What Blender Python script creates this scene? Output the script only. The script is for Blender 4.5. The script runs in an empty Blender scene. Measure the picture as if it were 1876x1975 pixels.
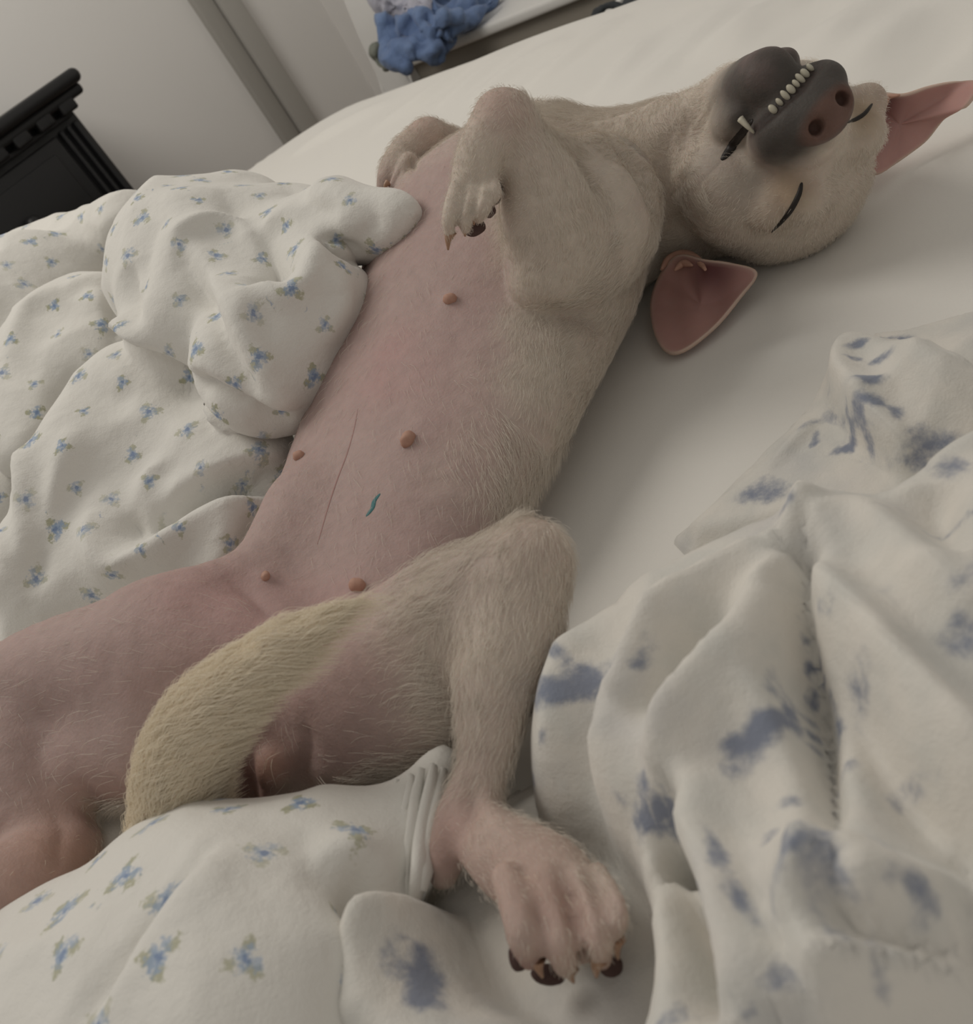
import bpy, bmesh, math, random
import numpy as np
from math import sin, cos, radians, sqrt, pi
from mathutils import Vector, Matrix, kdtree
from mathutils.bvhtree import BVHTree
random.seed(4); rng = np.random.default_rng(7)
scene = bpy.context.scene
col = scene.collection

# ------------------------------------------------------------------ camera
FPX = 1800.0; PITCH = radians(33); ROLL = radians(35); CAMH = 0.31
fw = np.array([0, cos(PITCH), -sin(PITCH)])
_r0 = np.array([1.0, 0, 0]); _u0 = np.array([0, sin(PITCH), cos(PITCH)])
CR = cos(ROLL)*_r0 - sin(ROLL)*_u0
CU = sin(ROLL)*_r0 + cos(ROLL)*_u0
CC = np.array([0, 0, CAMH])
cd = bpy.data.cameras.new('camera'); cam = bpy.data.objects.new('camera', cd); col.objects.link(cam)
cam.matrix_world = Matrix(((CR[0], CU[0], -fw[0], CC[0]), (CR[1], CU[1], -fw[1], CC[1]), (CR[2], CU[2], -fw[2], CC[2]), (0, 0, 0, 1)))
cd.sensor_fit = 'HORIZONTAL'; cd.sensor_width = 36.0; cd.lens = 36.0*FPX/1876.0
cd.clip_start = 0.02; cd.clip_end = 50
cd.dof.use_dof = True; cd.dof.focus_distance = 0.56; cd.dof.aperture_fstop = 16.0
scene.camera = cam

# ------------------------------------------------------------------ light
scene.view_settings.view_transform = 'Standard'; scene.view_settings.look = 'None'
scene.view_settings.gamma = 1.0; scene.view_settings.use_curve_mapping = False
scene.view_settings.exposure = 0.0
w = bpy.data.worlds.new('world'); scene.world = w; w.use_nodes = True
w.node_tree.nodes['Background'].inputs[0].default_value = (1.0, 0.955, 0.88, 1)
w.node_tree.nodes['Background'].inputs[1].default_value = 0.37
ld = bpy.data.lights.new('ceiling_globe', 'POINT'); ld.shadow_soft_size = 0.45; ld.energy = 44.0; ld.color = (1.0, 0.95, 0.87)
lo = bpy.data.objects.new('ceiling_globe', ld); col.objects.link(lo); lo.location = (-0.55, 1.30, 1.58)

# ------------------------------------------------------------------ helpers
def ray(x, y): return fw + CR*((x-938.0)/FPX) - CU*((y-987.5)/FPX)
def P(x, y, z=0.0):
    d = ray(x, y); return CC + d*((z-CAMH)/d[2])
def D(x, y, t): return CC + ray(x, y)*t
def PL(x, y, n, c):                       # pixel ray met with the plane n.q = c
    d = ray(x, y); n = np.asarray(n, float); return CC + d*((c - n@CC)/(n@d))
def nz(v):
    v = np.asarray(v, float); return v/np.linalg.norm(v)
def tag(o, label=None, cat=None, group=None, kind=None):
    if label: o['label'] = label
    if cat: o['category'] = cat
    if group: o['group'] = group
    if kind: o['kind'] = kind
    return o
def empty(name, loc=(0, 0, 0)):
    o = bpy.data.objects.new(name, None); o.location = Vector(loc); col.objects.link(o); return o
def link(name, me, mat, parent=None):
    o = bpy.data.objects.new(name, me); col.objects.link(o)
    if mat is not None and not me.materials: me.materials.append(mat)
    if parent is not None:
        o.parent = parent; o.matrix_parent_inverse = Matrix.Translation(-parent.location) if parent.parent is None else Matrix.Identity(4)
    return o
def npmesh(name, V, F, smooth=True):
    me = bpy.data.meshes.new(name); V = np.asarray(V, np.float32); F = np.asarray(F, np.int32)
    me.vertices.add(len(V)); me.vertices.foreach_set('co', V.ravel())
    n = F.shape[1]; me.loops.add(F.size); me.loops.foreach_set('vertex_index', F.ravel())
    me.polygons.add(len(F)); me.polygons.foreach_set('loop_start', np.arange(0, F.size, n, dtype=np.int32))
    me.polygons.foreach_set('loop_total', np.full(len(F), n, np.int32))
    if smooth: me.polygons.foreach_set('use_smooth', np.ones(len(F), bool))
    me.update(calc_edges=True); return me
def set_attr(me, name, typ, data):
    a = me.attributes.new(name, typ, 'POINT')
    key = {'FLOAT': 'value', 'FLOAT_COLOR': 'color', 'FLOAT_VECTOR': 'vector'}[typ]
    a.data.foreach_set(key, np.asarray(data, np.float32).ravel())
def box_mesh(name, lo_, hi_, bev=0.0, seg=2, M=None):
    bm = bmesh.new(); bmesh.ops.create_cube(bm, size=1)
    lo_ = Vector(lo_); hi_ = Vector(hi_)
    for v in bm.verts: v.co = Vector([(lo_[i]+hi_[i])/2 + v.co[i]*(hi_[i]-lo_[i]) for i in range(3)])
    if bev: bmesh.ops.bevel(bm, geom=bm.edges[:], offset=bev, segments=seg, affect='EDGES', profile=0.5)
    if M is not None: bm.transform(M)
    me = bpy.data.meshes.new(name); bm.to_mesh(me); bm.free()
    if bev:
        for p in me.polygons: p.use_smooth = True
        try: me.set_sharp_from_angle(angle=radians(40))
        except Exception: pass
    return me
def ss(x, a, b):
    t_ = np.clip((x-a)/(b-a), 0, 1); return t_*t_*(3-2*t_)
def crom(pts, n):
    p = np.asarray(pts, float); p = np.vstack([2*p[0]-p[1], p, 2*p[-1]-p[-2]]); out = []
    for i in range(1, len(p)-2):
        for k in range(n):
            t = k/n; a, b, c, d = p[i-1], p[i], p[i+1], p[i+2]
            out.append(0.5*((2*b)+(-a+c)*t+(2*a-5*b+4*c-d)*t*t+(-a+3*b-3*c+d)*t**3))
    out.append(p[-2]); return np.array(out)
def vnoise(Pn, scale, seed=0):             # smooth value noise on points
    q = np.asarray(Pn, float)*scale + seed*17.31; i = np.floor(q).astype(np.int64); f = q-i; f = f*f*(3-2*f)
    def h(a):
        n = (a[:, 0]*73856093) ^ (a[:, 1]*19349663) ^ (a[:, 2]*83492791) ^ (seed*2654435761)
        n = (n ^ (n >> 13))*1274126177 & 0x7fffffff
        return (n ^ (n >> 16)) % 65536/65535.0
    r = 0
    for dx in (0, 1):
        for dy in (0, 1):
            for dz in (0, 1):
                wgt = (f[:, 0] if dx else 1-f[:, 0])*(f[:, 1] if dy else 1-f[:, 1])*(f[:, 2] if dz else 1-f[:, 2])
                r = r + wgt*h(i+np.array([dx, dy, dz]))
    return r

def ridged(Pn, scale, seed, warp=0.35):
    q = np.asarray(Pn, float); wv = np.stack([vnoise(q, scale*.6, seed+40+i)-.5 for i in range(3)], 1); return (1-np.abs(2*vnoise(q+wv*warp/scale*2, scale, seed)-1))**2
def crease(V_, N_, tree, px_, A, wl, wr, pw=1.5, fade=0.5, n=6):
    # push the surface in or out along a line laid over it: wl / wr are the widths on the two sides
    pts = []
    for x, y in crom(np.array(px_, float), n):
        h_ = tree.ray_cast(Vector(CC), Vector(nz(ray(x, y))))
        if h_[0] is not None: pts.append(np.array(h_[0]))
    if len(pts) < 3: return V_
    pts = np.array(pts); lo_ = pts.min(0)-3*max(wl, wr); hi_ = pts.max(0)+3*max(wl, wr); idx = np.where(np.all((V_ > lo_) & (V_ < hi_), axis=1))[0]
    if not len(idx): return V_
    Q_ = V_[idx]; best = np.full(len(idx), 1e9); sg = np.ones(len(idx)); tt = np.zeros(len(idx)); m_ = len(pts)-1
    for i in range(m_):
        a, ab = pts[i], pts[i+1]-pts[i]; L2 = max(ab@ab, 1e-12)
        if L2 > .03**2: continue
        t_ = np.clip(((Q_-a)@ab)/L2, 0, 1); o = Q_-a-t_[:, None]*ab; d = np.sqrt((o**2).sum(1)); w_ = d < best
        best[w_] = d[w_]; tt[w_] = (i+t_[w_])/m_; sg[w_] = np.sign((np.cross(ab, o)*N_[idx]).sum(1))[w_]
    wd = np.where(sg > 0, wl, wr); V_[idx] += N_[idx]*(A*np.sin(np.clip(tt*.96+.02, 0, 1)*pi)**fade*np.exp(-(best/wd)**pw))[:, None]; return V_

# ------------------------------------------------------------------ materials
def mat(name, rgb=(0.8, 0.8, 0.8), rough=0.6, spec=0.3, sheen=0.0, metal=0.0):
    m = bpy.data.materials.new(name); m.use_nodes = True; b = m.node_tree.nodes['Principled BSDF']
    b.inputs['Base Color'].default_value = (*rgb, 1); b.inputs['Roughness'].default_value = rough
    b.inputs['Specular IOR Level'].default_value = spec; b.inputs['Metallic'].default_value = metal
    if sheen: b.inputs['Sheen Weight'].default_value = sheen
    return m
class NT:
    def __init__(s, m): s.t = m.node_tree; s.n = s.t.nodes; s.b = s.n['Principled BSDF']
    def new(s, typ, **kw):
        n = s.n.new(typ)
        for k, v in kw.items(): setattr(n, k, v)
        return n
    def l(s, a, b): s.t.links.new(a, b)
    def val(s, sock, v):
        if hasattr(v, 'is_linked'): s.l(v, sock)
        else: sock.default_value = v
    def math(s, op, a, b=0.0, clamp=False):
        n = s.new('ShaderNodeMath', operation=op); n.use_clamp = clamp; s.val(n.inputs[0], a); s.val(n.inputs[1], b); return n.outputs[0]
    def mix(s, f, a, b):
        n = s.new('ShaderNodeMix', data_type='RGBA'); s.val(n.inputs[0], f)
        s.val(n.inputs[6], a if hasattr(a, 'is_linked') else (*a, 1)); s.val(n.inputs[7], b if hasattr(b, 'is_linked') else (*b, 1)); return n.outputs[2]
    def ramp(s, v, lo_, hi_):
        n = s.new('ShaderNodeMapRange', interpolation_type='SMOOTHSTEP'); s.val(n.inputs[0], v); n.inputs[1].default_value = lo_; n.inputs[2].default_value = hi_; return n.outputs[0]
    def noise(s, scale, detail=3, vec=None, rough=0.5):
        n = s.new('ShaderNodeTexNoise'); n.inputs['Scale'].default_value = scale; n.inputs['Detail'].default_value = detail; n.inputs['Roughness'].default_value = rough
        if vec is None: vec = s.new('ShaderNodeTexCoord').outputs['Object']
        s.l(vec, n.inputs['Vector']); return n
    def attr(s, name): return s.new('ShaderNodeAttribute', attribute_name=name)
    def bump(s, h, strength, dist):
        n = s.new('ShaderNodeBump'); n.inputs['Strength'].default_value = strength; n.inputs['Distance'].default_value = dist
        s.l(h, n.inputs['Height']); s.l(n.outputs[0], s.b.inputs['Normal'])

def cloth_bump(t, amp=0.0012):
    a = t.noise(55, 3); b = t.noise(900, 2)
    h = t.math('ADD', t.math('MULTIPLY', a.outputs[0], 1.0), t.math('MULTIPLY', b.outputs[0], 0.12)); t.bump(h, 0.5, amp*4)

M = {}
M['sheet'] = mat('white_sheet', (0.78, 0.755, 0.71), 0.85, 0.15, 0.2); t = NT(M['sheet'])
n = t.noise(3, 2); t.l(t.mix(n.outputs[0], (0.79, 0.765, 0.715), (0.765, 0.745, 0.71)), t.b.inputs['Base Color'])
nb = t.noise(1200, 2); t.bump(nb.outputs[0], 0.15, 0.001)
M['wall'] = mat('wall_paint', (0.70, 0.685, 0.665), 0.75, 0.2); t = NT(M['wall'])
n = t.noise(60, 4); t.bump(n.outputs[0], 0.08, 0.004)
n2 = t.noise(1.5, 2); t.l(t.mix(n2.outputs[0], (0.86, 0.84, 0.82), (0.84, 0.83, 0.81)), t.b.inputs['Base Color'])
M['trim'] = mat('grey_trim', (0.43, 0.415, 0.385), 0.6, 0.25); t = NT(M['trim']); n = t.noise(40, 3); t.bump(n.outputs[0], 0.05, 0.003)  # left half of the strip, base colour darker than the wall
M['trim2'] = mat('pale_trim', (0.50, 0.485, 0.455), 0.6, 0.25); t = NT(M['trim2']); n = t.noise(40, 3); t.bump(n.outputs[0], 0.05, 0.003)  # right half, same finish with a slightly lighter grey
M['floorm'] = mat('wood_floor', (0.25, 0.18, 0.12), 0.5); t = NT(M['floorm']); n = t.noise(6, 5); t.l(t.mix(n.outputs[0], (0.3, 0.21, 0.14), (0.2, 0.14, 0.1)), t.b.inputs['Base Color'])
M['black'] = mat('black_lacquer', (0.012, 0.012, 0.013), 0.42, 0.35); t = NT(M['black']); n = t.noise(90, 3); t.bump(n.outputs[0], 0.05, 0.002)
M['shelf'] = mat('white_laminate', (0.72, 0.71, 0.69), 0.5, 0.3); t = NT(M['shelf']); n = t.noise(30, 3); t.bump(n.outputs[0], 0.04, 0.002)
M['panel'] = mat('taupe_panel', (0.27, 0.245, 0.21), 0.7, 0.2); t = NT(M['panel']); n = t.noise(25, 4); t.bump(n.outputs[0], 0.08, 0.003)
M['blue'] = mat('blue_cotton', (0.16, 0.23, 0.40), 0.9, 0.1, 0.2); t = NT(M['blue']); n = t.noise(14, 3); t.l(t.mix(n.outputs[0], (0.10, 0.155, 0.31), (0.22, 0.31, 0.50)), t.b.inputs['Base Color']); cloth_bump(t, 0.003)
M['lilac'] = mat('lilac_cotton', (0.50, 0.50, 0.58), 0.9, 0.1, 0.2); t = NT(M['lilac']); cloth_bump(t, 0.003)
M['darkbag'] = mat('charcoal_fabric', (0.05, 0.055, 0.06), 0.8, 0.2); t = NT(M['darkbag']); cloth_bump(t, 0.003)
M['grey_green'] = mat('grey_green_cloth', (0.22, 0.23, 0.20), 0.9, 0.1); t = NT(M['grey_green']); cloth_bump(t, 0.003)

def floral_material():
    m = mat('floral_cotton', (0.75, 0.73, 0.68), 0.9, 0.12, 0.25); t = NT(m)
    a = t.attr('flower'); sep = t.new('ShaderNodeSeparateXYZ'); t.l(a.outputs['Vector'], sep.inputs[0])
    mk = t.attr('fmask').outputs['Fac']; rnd = t.attr('frand').outputs['Fac']
    nn = t.noise(520, 3); nd = t.math('MULTIPLY', t.math('SUBTRACT', nn.outputs[0], 0.5), 1.9)
    nn2 = t.noise(260, 2); ne = t.math('MULTIPLY', t.math('SUBTRACT', nn2.outputs[0], 0.5), 1.5)
    def ell(cx, cy, rx, ry, ang, soft=0.45):
        ca, sa = cos(ang), sin(ang)
        dx = t.math('SUBTRACT', sep.outputs[0], cx); dy = t.math('SUBTRACT', sep.outputs[1], cy)
        u = t.math('DIVIDE', t.math('ADD', t.math('MULTIPLY', dx, ca), t.math('MULTIPLY', dy, sa)), rx)
        v = t.math('DIVIDE', t.math('SUBTRACT', t.math('MULTIPLY', dy, ca), t.math('MULTIPLY', dx, sa)), ry)
        d = t.math('SQRT', t.math('ADD', t.math('MULTIPLY', u, u), t.math('MULTIPLY', v, v)))
        d = t.math('ADD', d, nd); d = t.math('ADD', d, ne)
        return t.math('MULTIPLY', t.math('SUBTRACT', 1.0, t.ramp(d, 1.0-soft, 1.0+soft*0.5)), mk)
    mm = 0.001
    leaves = None
    for (cx, cy, rx, ry, an) in ((4.9, 2.2, 3.3, 2.5, 0.5), (-4.7, 2.0, 3.1, 2.5, 2.5), (0.8, -4.6, 2.7, 2.9, 0.1)):
        e = ell(cx*mm, cy*mm, rx*mm, ry*mm, an); leaves = e if leaves is None else t.math('MAXIMUM', leaves, e)
    petals = ell(0, 0, 4.4*mm, 4.0*mm, 0, .6); p2 = ell(2.8*mm, 3.8*mm, 2.6*mm, 2.3*mm, 0, .6)
    petals = t.math('MAXIMUM', petals, t.math('MULTIPLY', p2, 0.8))
    core = ell(0.4*mm, 0.2*mm, 1.7*mm, 1.6*mm, 0)
    base = t.mix(t.noise(2.5, 2).outputs[0], (0.76, 0.735, 0.685), (0.74, 0.725, 0.69))
    c = t.mix(t.math('MULTIPLY', leaves, t.math('ADD', 0.30, t.math('MULTIPLY', rnd, 0.5))), base, (0.36, 0.36, 0.215))
    c = t.mix(t.math('MULTIPLY', petals, t.math('ADD', 0.5, t.math('MULTIPLY', rnd, 0.45))), c, (0.33, 0.42, 0.56))
    c = t.mix(t.math('MULTIPLY', core, 0.65), c, (0.17, 0.24, 0.42))
    t.l(c, t.b.inputs['Base Color']); cloth_bump(t, 0.001); return m
M['floral'] = floral_material()
def blot_material():
    m = mat('blue_blot_print_cotton', (0.72, 0.70, 0.64), 0.9, 0.12, 0.25); t = NT(m)
    a = t.attr('blot').outputs['Fac']; nn = t.noise(130, 4, rough=0.65); n3 = t.noise(40, 3)
    v = t.math('ADD', a, t.math('MULTIPLY', t.math('SUBTRACT', nn.outputs[0], 0.5), t.math('MULTIPLY', t.ramp(a, 0.02, 0.35), 1.1)))
    wash = t.math('MULTIPLY', t.ramp(t.noise(16, 3).outputs[0], 0.52, 0.78), 0.28); f = t.math('MAXIMUM', t.ramp(v, 0.10, 0.75), wash)
    base = t.mix(t.ramp(n3.outputs[0], 0.35, 0.7), (0.735, 0.70, 0.645), (0.655, 0.64, 0.60))
    t.l(t.mix(t.math('MULTIPLY', f, 0.82), base, (0.15, 0.185, 0.28)), t.b.inputs['Base Color']); cloth_bump(t, 0.001); return m
M['blot'] = blot_material()
def skin_material():
    m = mat('dog_skin_and_coat', (0.5, 0.4, 0.35), 0.62, 0.25); t = NT(m)
    c = t.attr('coat').outputs['Color']; n1 = t.noise(160, 4); n2 = t.noise(30, 3)
    k = t.math('ADD', 0.86, t.math('MULTIPLY', n1.outputs[0], 0.28))
    hsv = t.new('ShaderNodeHueSaturation'); t.l(c, hsv.inputs['Color']); t.l(k, hsv.inputs['Value'])
    t.l(t.mix(t.math('MULTIPLY', t.ramp(n2.outputs[0], 0.42, 0.75), 0.20), hsv.outputs[0], (0.38, 0.24, 0.23)), t.b.inputs['Base Color'])
    t.b.inputs['Subsurface Weight'].default_value = 0.15; t.b.inputs['Subsurface Scale'].default_value = 0.004
    h = t.math('ADD', n1.outputs[0], t.math('MULTIPLY', t.noise(700, 2).outputs[0], 0.5)); t.bump(h, 0.4, 0.0014); return m
M['skin'] = skin_material()
M['ear'] = mat('pink_ear_skin', (0.45, 0.22, 0.2), 0.6, 0.25); t = NT(M['ear'])
c = t.attr('coat').outputs['Color']; n1 = t.noise(120, 3); t.l(t.mix(t.math('MULTIPLY', n1.outputs[0], 0.25), c, (0.35, 0.14, 0.13)), t.b.inputs['Base Color'])
t.b.inputs['Subsurface Weight'].default_value = 0.2; t.b.inputs['Subsurface Scale'].default_value = 0.004
M['nipple'] = mat('nipple_skin', (0.46, 0.27, 0.2), 0.6, 0.25); t = NT(M['nipple']); n = t.noise(400, 3); t.l(t.mix(n.outputs[0], (0.50, 0.31, 0.24), (0.42, 0.23, 0.17)), t.b.inputs['Base Color'])
M['claw'] = mat('amber_claw', (0.40, 0.25, 0.15), 0.4, 0.4); t = NT(M['claw']); n = t.noise(300, 3); t.l(t.mix(n.outputs[0], (0.46, 0.3, 0.2), (0.3, 0.16, 0.1)), t.b.inputs['Base Color'])
M['pad'] = mat('dark_paw_pad', (0.085, 0.05, 0.045), 0.7, 0.25); t = NT(M['pad']); n = t.noise(900, 3); t.bump(n.outputs[0], 0.5, 0.001)
M['tooth'] = mat('tooth_enamel', (0.66, 0.62, 0.50), 0.35, 0.4); t = NT(M['tooth']); n = t.noise(500, 2); t.l(t.mix(n.outputs[0], (0.56, 0.53, 0.43), (0.44, 0.40, 0.32)), t.b.inputs['Base Color'])
M['lid'] = mat('dark_eyelid_rim', (0.02, 0.016, 0.014), 0.5, 0.3); t = NT(M['lid']); n = t.noise(700, 2); t.bump(n.outputs[0], 0.3, 0.0005)
M['teal'] = mat('teal_tattoo_ink', (0.05, 0.17, 0.18), 0.6, 0.2); t = NT(M['teal']); n = t.noise(800, 2); t.l(t.mix(n.outputs[0], (0.04, 0.15, 0.17), (0.1, 0.22, 0.22)), t.b.inputs['Base Color'])
M['scar'] = mat('pink_scar_skin', (0.33, 0.15, 0.14), 0.6, 0.25); t = NT(M['scar']); n = t.noise(300, 2); t.l(t.mix(n.outputs[0], (0.40, 0.25, 0.23), (0.32, 0.18, 0.165)), t.b.inputs['Base Color'])
def fur_material(name, tint=None):
    m = bpy.data.materials.new(name); m.use_nodes = True; t = NT(m)
    b = t.b; b.inputs['Roughness'].default_value = 0.55; b.inputs['Specular IOR Level'].default_value = 0.2
    b.inputs['Base Color'].default_value = (*(tint or (0.7, 0.64, 0.53)), 1); return m
M['fur'] = fur_material('short_white_fur', (0.72, 0.655, 0.575)); M['tailfur'] = fur_material('yellowed_tail_fur', (0.88, 0.795, 0.65))

# ------------------------------------------------------------------ signed distance fields and surface nets
def smin(a, b, k):
    if k <= 0: return np.minimum(a, b)
    h = np.clip(0.5+0.5*(b-a)/k, 0, 1); return b+(a-b)*h-k*h*(1-h)
class Field:
    def __init__(s, lo_, hi_, h):
        s.h = h; s.lo = np.array(lo_, float); s.n = np.ceil((np.array(hi_)-s.lo)/h).astype(int)+1
        s.F = np.full(s.n, 0.5, np.float32)
    def sl(s, lo_, hi_):
        a = np.clip(np.floor((np.asarray(lo_)-s.lo)/s.h).astype(int), 0, s.n); b = np.clip(np.ceil((np.asarray(hi_)-s.lo)/s.h).astype(int)+1, 0, s.n)
        if np.any(b <= a): return None
        ax = [(s.lo[i]+s.h*np.arange(a[i], b[i])).astype(np.float32) for i in range(3)]
        return tuple(slice(a[i], b[i]) for i in range(3)), (ax[0][:, None, None], ax[1][None, :, None], ax[2][None, None, :])
    def put(s, lo_, hi_, fn, k, sub=False):
        pad = k+3*s.h+0.004; r = s.sl(np.asarray(lo_)-pad, np.asarray(hi_)+pad)
        if r is None: return
        sl, X = r; d = fn(*X).astype(np.float32)
        s.F[sl] = -smin(-s.F[sl], d, k) if sub else smin(s.F[sl], d, k)
    def cone(s, a, b, ra, rb, k=0.01, sub=False):     # tapered capsule
        a = np.asarray(a, float); b = np.asarray(b, float); ab = b-a; L2 = max(ab@ab, 1e-12)
        def fn(x, y, z):
            t = np.clip(((x-a[0])*ab[0]+(y-a[1])*ab[1]+(z-a[2])*ab[2])/L2, 0, 1).astype(np.float32)
            return np.sqrt((x-a[0]-t*ab[0])**2+(y-a[1]-t*ab[1])**2+(z-a[2]-t*ab[2])**2)-(ra+(rb-ra)*t)
        m = max(ra, rb); s.put(np.minimum(a, b)-m, np.maximum(a, b)+m, fn, k, sub)
    def chain(s, pts, rad, k=0.01, sub=False, n=0):
        pts = np.asarray(pts, float); rad = np.asarray(rad, float)
        if n: q = crom(np.c_[pts, rad], n); pts, rad = q[:, :3], q[:, 3]
        # min over segments, then one blend, so the joints do not swell
        m = rad.max(); lo_ = pts.min(0)-m; hi_ = pts.max(0)+m
        def fn(x, y, z):
            best = None
            for i in range(len(pts)-1):
                a, ab = pts[i], pts[i+1]-pts[i]; L2 = max(ab@ab, 1e-12)
                t = np.clip(((x-a[0])*ab[0]+(y-a[1])*ab[1]+(z-a[2])*ab[2])/L2, 0, 1).astype(np.float32)
                d = np.sqrt((x-a[0]-t*ab[0])**2+(y-a[1]-t*ab[1])**2+(z-a[2]-t*ab[2])**2)-(rad[i]+(rad[i+1]-rad[i])*t)
                best = d if best is None else np.minimum(best, d)
            return best
        s.put(lo_, hi_, fn, k, sub)
    def ell(s, c, r, Rm=None, k=0.01, sub=False):
        c = np.asarray(c, float); r = np.asarray(r, float); Rm = np.eye(3) if Rm is None else np.asarray(Rm)
        e = np.sqrt(((Rm*r)**2).sum(1))
        def fn(x, y, z):
            dx, dy, dz = x-c[0], y-c[1], z-c[2]; q = []
            for i in range(3): q.append(dx*Rm[0, i]+dy*Rm[1, i]+dz*Rm[2, i])
            k0 = np.sqrt((q[0]/r[0])**2+(q[1]/r[1])**2+(q[2]/r[2])**2); k1 = np.sqrt((q[0]/r[0]**2)**2+(q[1]/r[1]**2)**2+(q[2]/r[2]**2)**2)
            return k0*(k0-1)/np.maximum(k1, 1e-6)
        s.put(c-e, c+e, fn, k, sub)
    def tube(s, secs, n=4, k=0.01, cap=0.03):
        # secs rows: x y z  half width (side +)  half width (side -)  height above  depth below
        q = crom(np.asarray(secs, float), n); pts = q[:, :3]; T = np.gradient(pts, axis=0); T /= np.linalg.norm(T, axis=1)[:, None]
        m = q[:, 3:].max(); lo_ = pts.min(0)-m; hi_ = pts.max(0)+m
        def fn(x, y, z):
            shp = np.broadcast_shapes(x.shape, y.shape, z.shape); best = np.full(shp, 1e9, np.float32); out = np.zeros(shp, np.float32); N = len(pts)-1
            for i in range(N):
                a, ab = pts[i], pts[i+1]-pts[i]; L2 = ab@ab
                t0 = ((x-a[0])*ab[0]+(y-a[1])*ab[1]+(z-a[2])*ab[2])/L2; t = np.clip(t0, 0, 1).astype(np.float32)
                ox, oy, oz = x-a[0]-t*ab[0], y-a[1]-t*ab[1], z-a[2]-t*ab[2]; d2 = ox*ox+oy*oy+oz*oz
                w_ = d2 < best
                if not w_.any(): continue
                Tm = T[i]; S = nz(np.cross(Tm, [0, 0, 1.0])); Up = np.cross(S, Tm)
                pr = q[i, 3:][:, None]+(q[i+1, 3:]-q[i, 3:])[:, None]*t[w_][None]
                oo = np.stack([np.broadcast_to(v, shp)[w_] for v in (ox, oy, oz)])
                su = S@oo; uu = Up@oo; tt = Tm@oo
                a_ = np.where(su > 0, pr[0], pr[1]); b_ = np.where(uu > 0, pr[2], pr[3])
                k0 = np.sqrt((su/a_)**2+(uu/b_)**2+(tt/cap)**2); k1 = np.sqrt((su/a_**2)**2+(uu/b_**2)**2+(tt/cap**2)**2)
                out[w_] = k0*(k0-1)/np.maximum(k1, 1e-6); best[w_] = d2[w_]
            return out
        s.put(lo_, hi_, fn, k)
    def undercut(s, slope=0.3):
        F = s.F; inc = slope*s.h
        for k in range(F.shape[2]-2, -1, -1): F[:, :, k] = np.minimum(F[:, :, k], F[:, :, k+1]+inc)
    def mesh(s, smooth=2):
        F = s.F; F[0] = F[-1] = 0.5; F[:, 0] = F[:, -1] = 0.5; F[:, :, 0] = F[:, :, -1] = 0.5
        S = F < 0; n = S.shape; cn = tuple(v-1 for v in n)
        cnt = np.zeros(cn, np.uint8)
        for dx in (0, 1):
            for dy in (0, 1):
                for dz in (0, 1): cnt += S[dx:dx+cn[0], dy:dy+cn[1], dz:dz+cn[2]]
        act = np.argwhere((cnt > 0) & (cnt < 8)); idx = np.full(cn, -1, np.int32); idx[tuple(act.T)] = np.arange(len(act))
        acc = np.zeros((len(act), 3)); num = np.zeros(len(act))
        for axis in range(3):
            o = [v for v in range(3) if v != axis]
            for c in range(4):
                base = act.copy(); base[:, o[0]] += c & 1; base[:, o[1]] += c >> 1; en = base.copy(); en[:, axis] += 1
                f0 = F[tuple(base.T)].astype(float); f1 = F[tuple(en.T)].astype(float); cr = (f0 < 0) != (f1 < 0)
                t = np.where(cr, f0/np.where(cr, f0-f1, 1), 0); p = base.astype(float); p[:, axis] += t
                acc[cr] += p[cr]; num[cr] += 1
        V = s.lo+s.h*acc/num[:, None]; Q = []
        for axis in range(3):
            a = [slice(None)]*3; b = [slice(None)]*3; a[axis] = slice(0, -1); b[axis] = slice(1, None)
            S0, S1 = S[tuple(a)], S[tuple(b)]; e = np.argwhere(S0 != S1); o = [(axis+1) % 3, (axis+2) % 3]
            ok = (e[:, o[0]] > 0) & (e[:, o[1]] > 0) & (e[:, o[0]] < n[o[0]]-1) & (e[:, o[1]] < n[o[1]]-1); e = e[ok]; ins = S0[tuple(e.T)]
            qd = []
            for (du, dv) in ((-1, -1), (0, -1), (0, 0), (-1, 0)):
                c = e.copy(); c[:, o[0]] += du; c[:, o[1]] += dv; qd.append(idx[tuple(c.T)])
            q = np.stack(qd, 1); q[~ins] = q[~ins][:, ::-1]; Q.append(q)
        Q = np.vstack(Q)
        E = np.vstack([Q[:, [0, 1]], Q[:, [1, 2]], Q[:, [2, 3]], Q[:, [3, 0]]]); deg = np.maximum(np.bincount(E[:, 0], minlength=len(V)), 1)
        for it in range(smooth):
            V = 0.5*V+0.5*np.stack([np.bincount(E[:, 0], V[E[:, 1], i], len(V))/deg for i in range(3)], 1)
        return V, Q
def normals(V, Q):
    n = np.cross(V[Q[:, 2]]-V[Q[:, 0]], V[Q[:, 3]]-V[Q[:, 1]]); N = np.zeros_like(V)
    for c in range(4):
        for i in range(3): N[:, i] += np.bincount(Q[:, c], n[:, i], len(V))
    return N/np.maximum(np.linalg.norm(N, axis=1), 1e-12)[:, None]
def blob(x, y, t, rpx): return D(x, y, t), rpx*t/FPX

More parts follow.
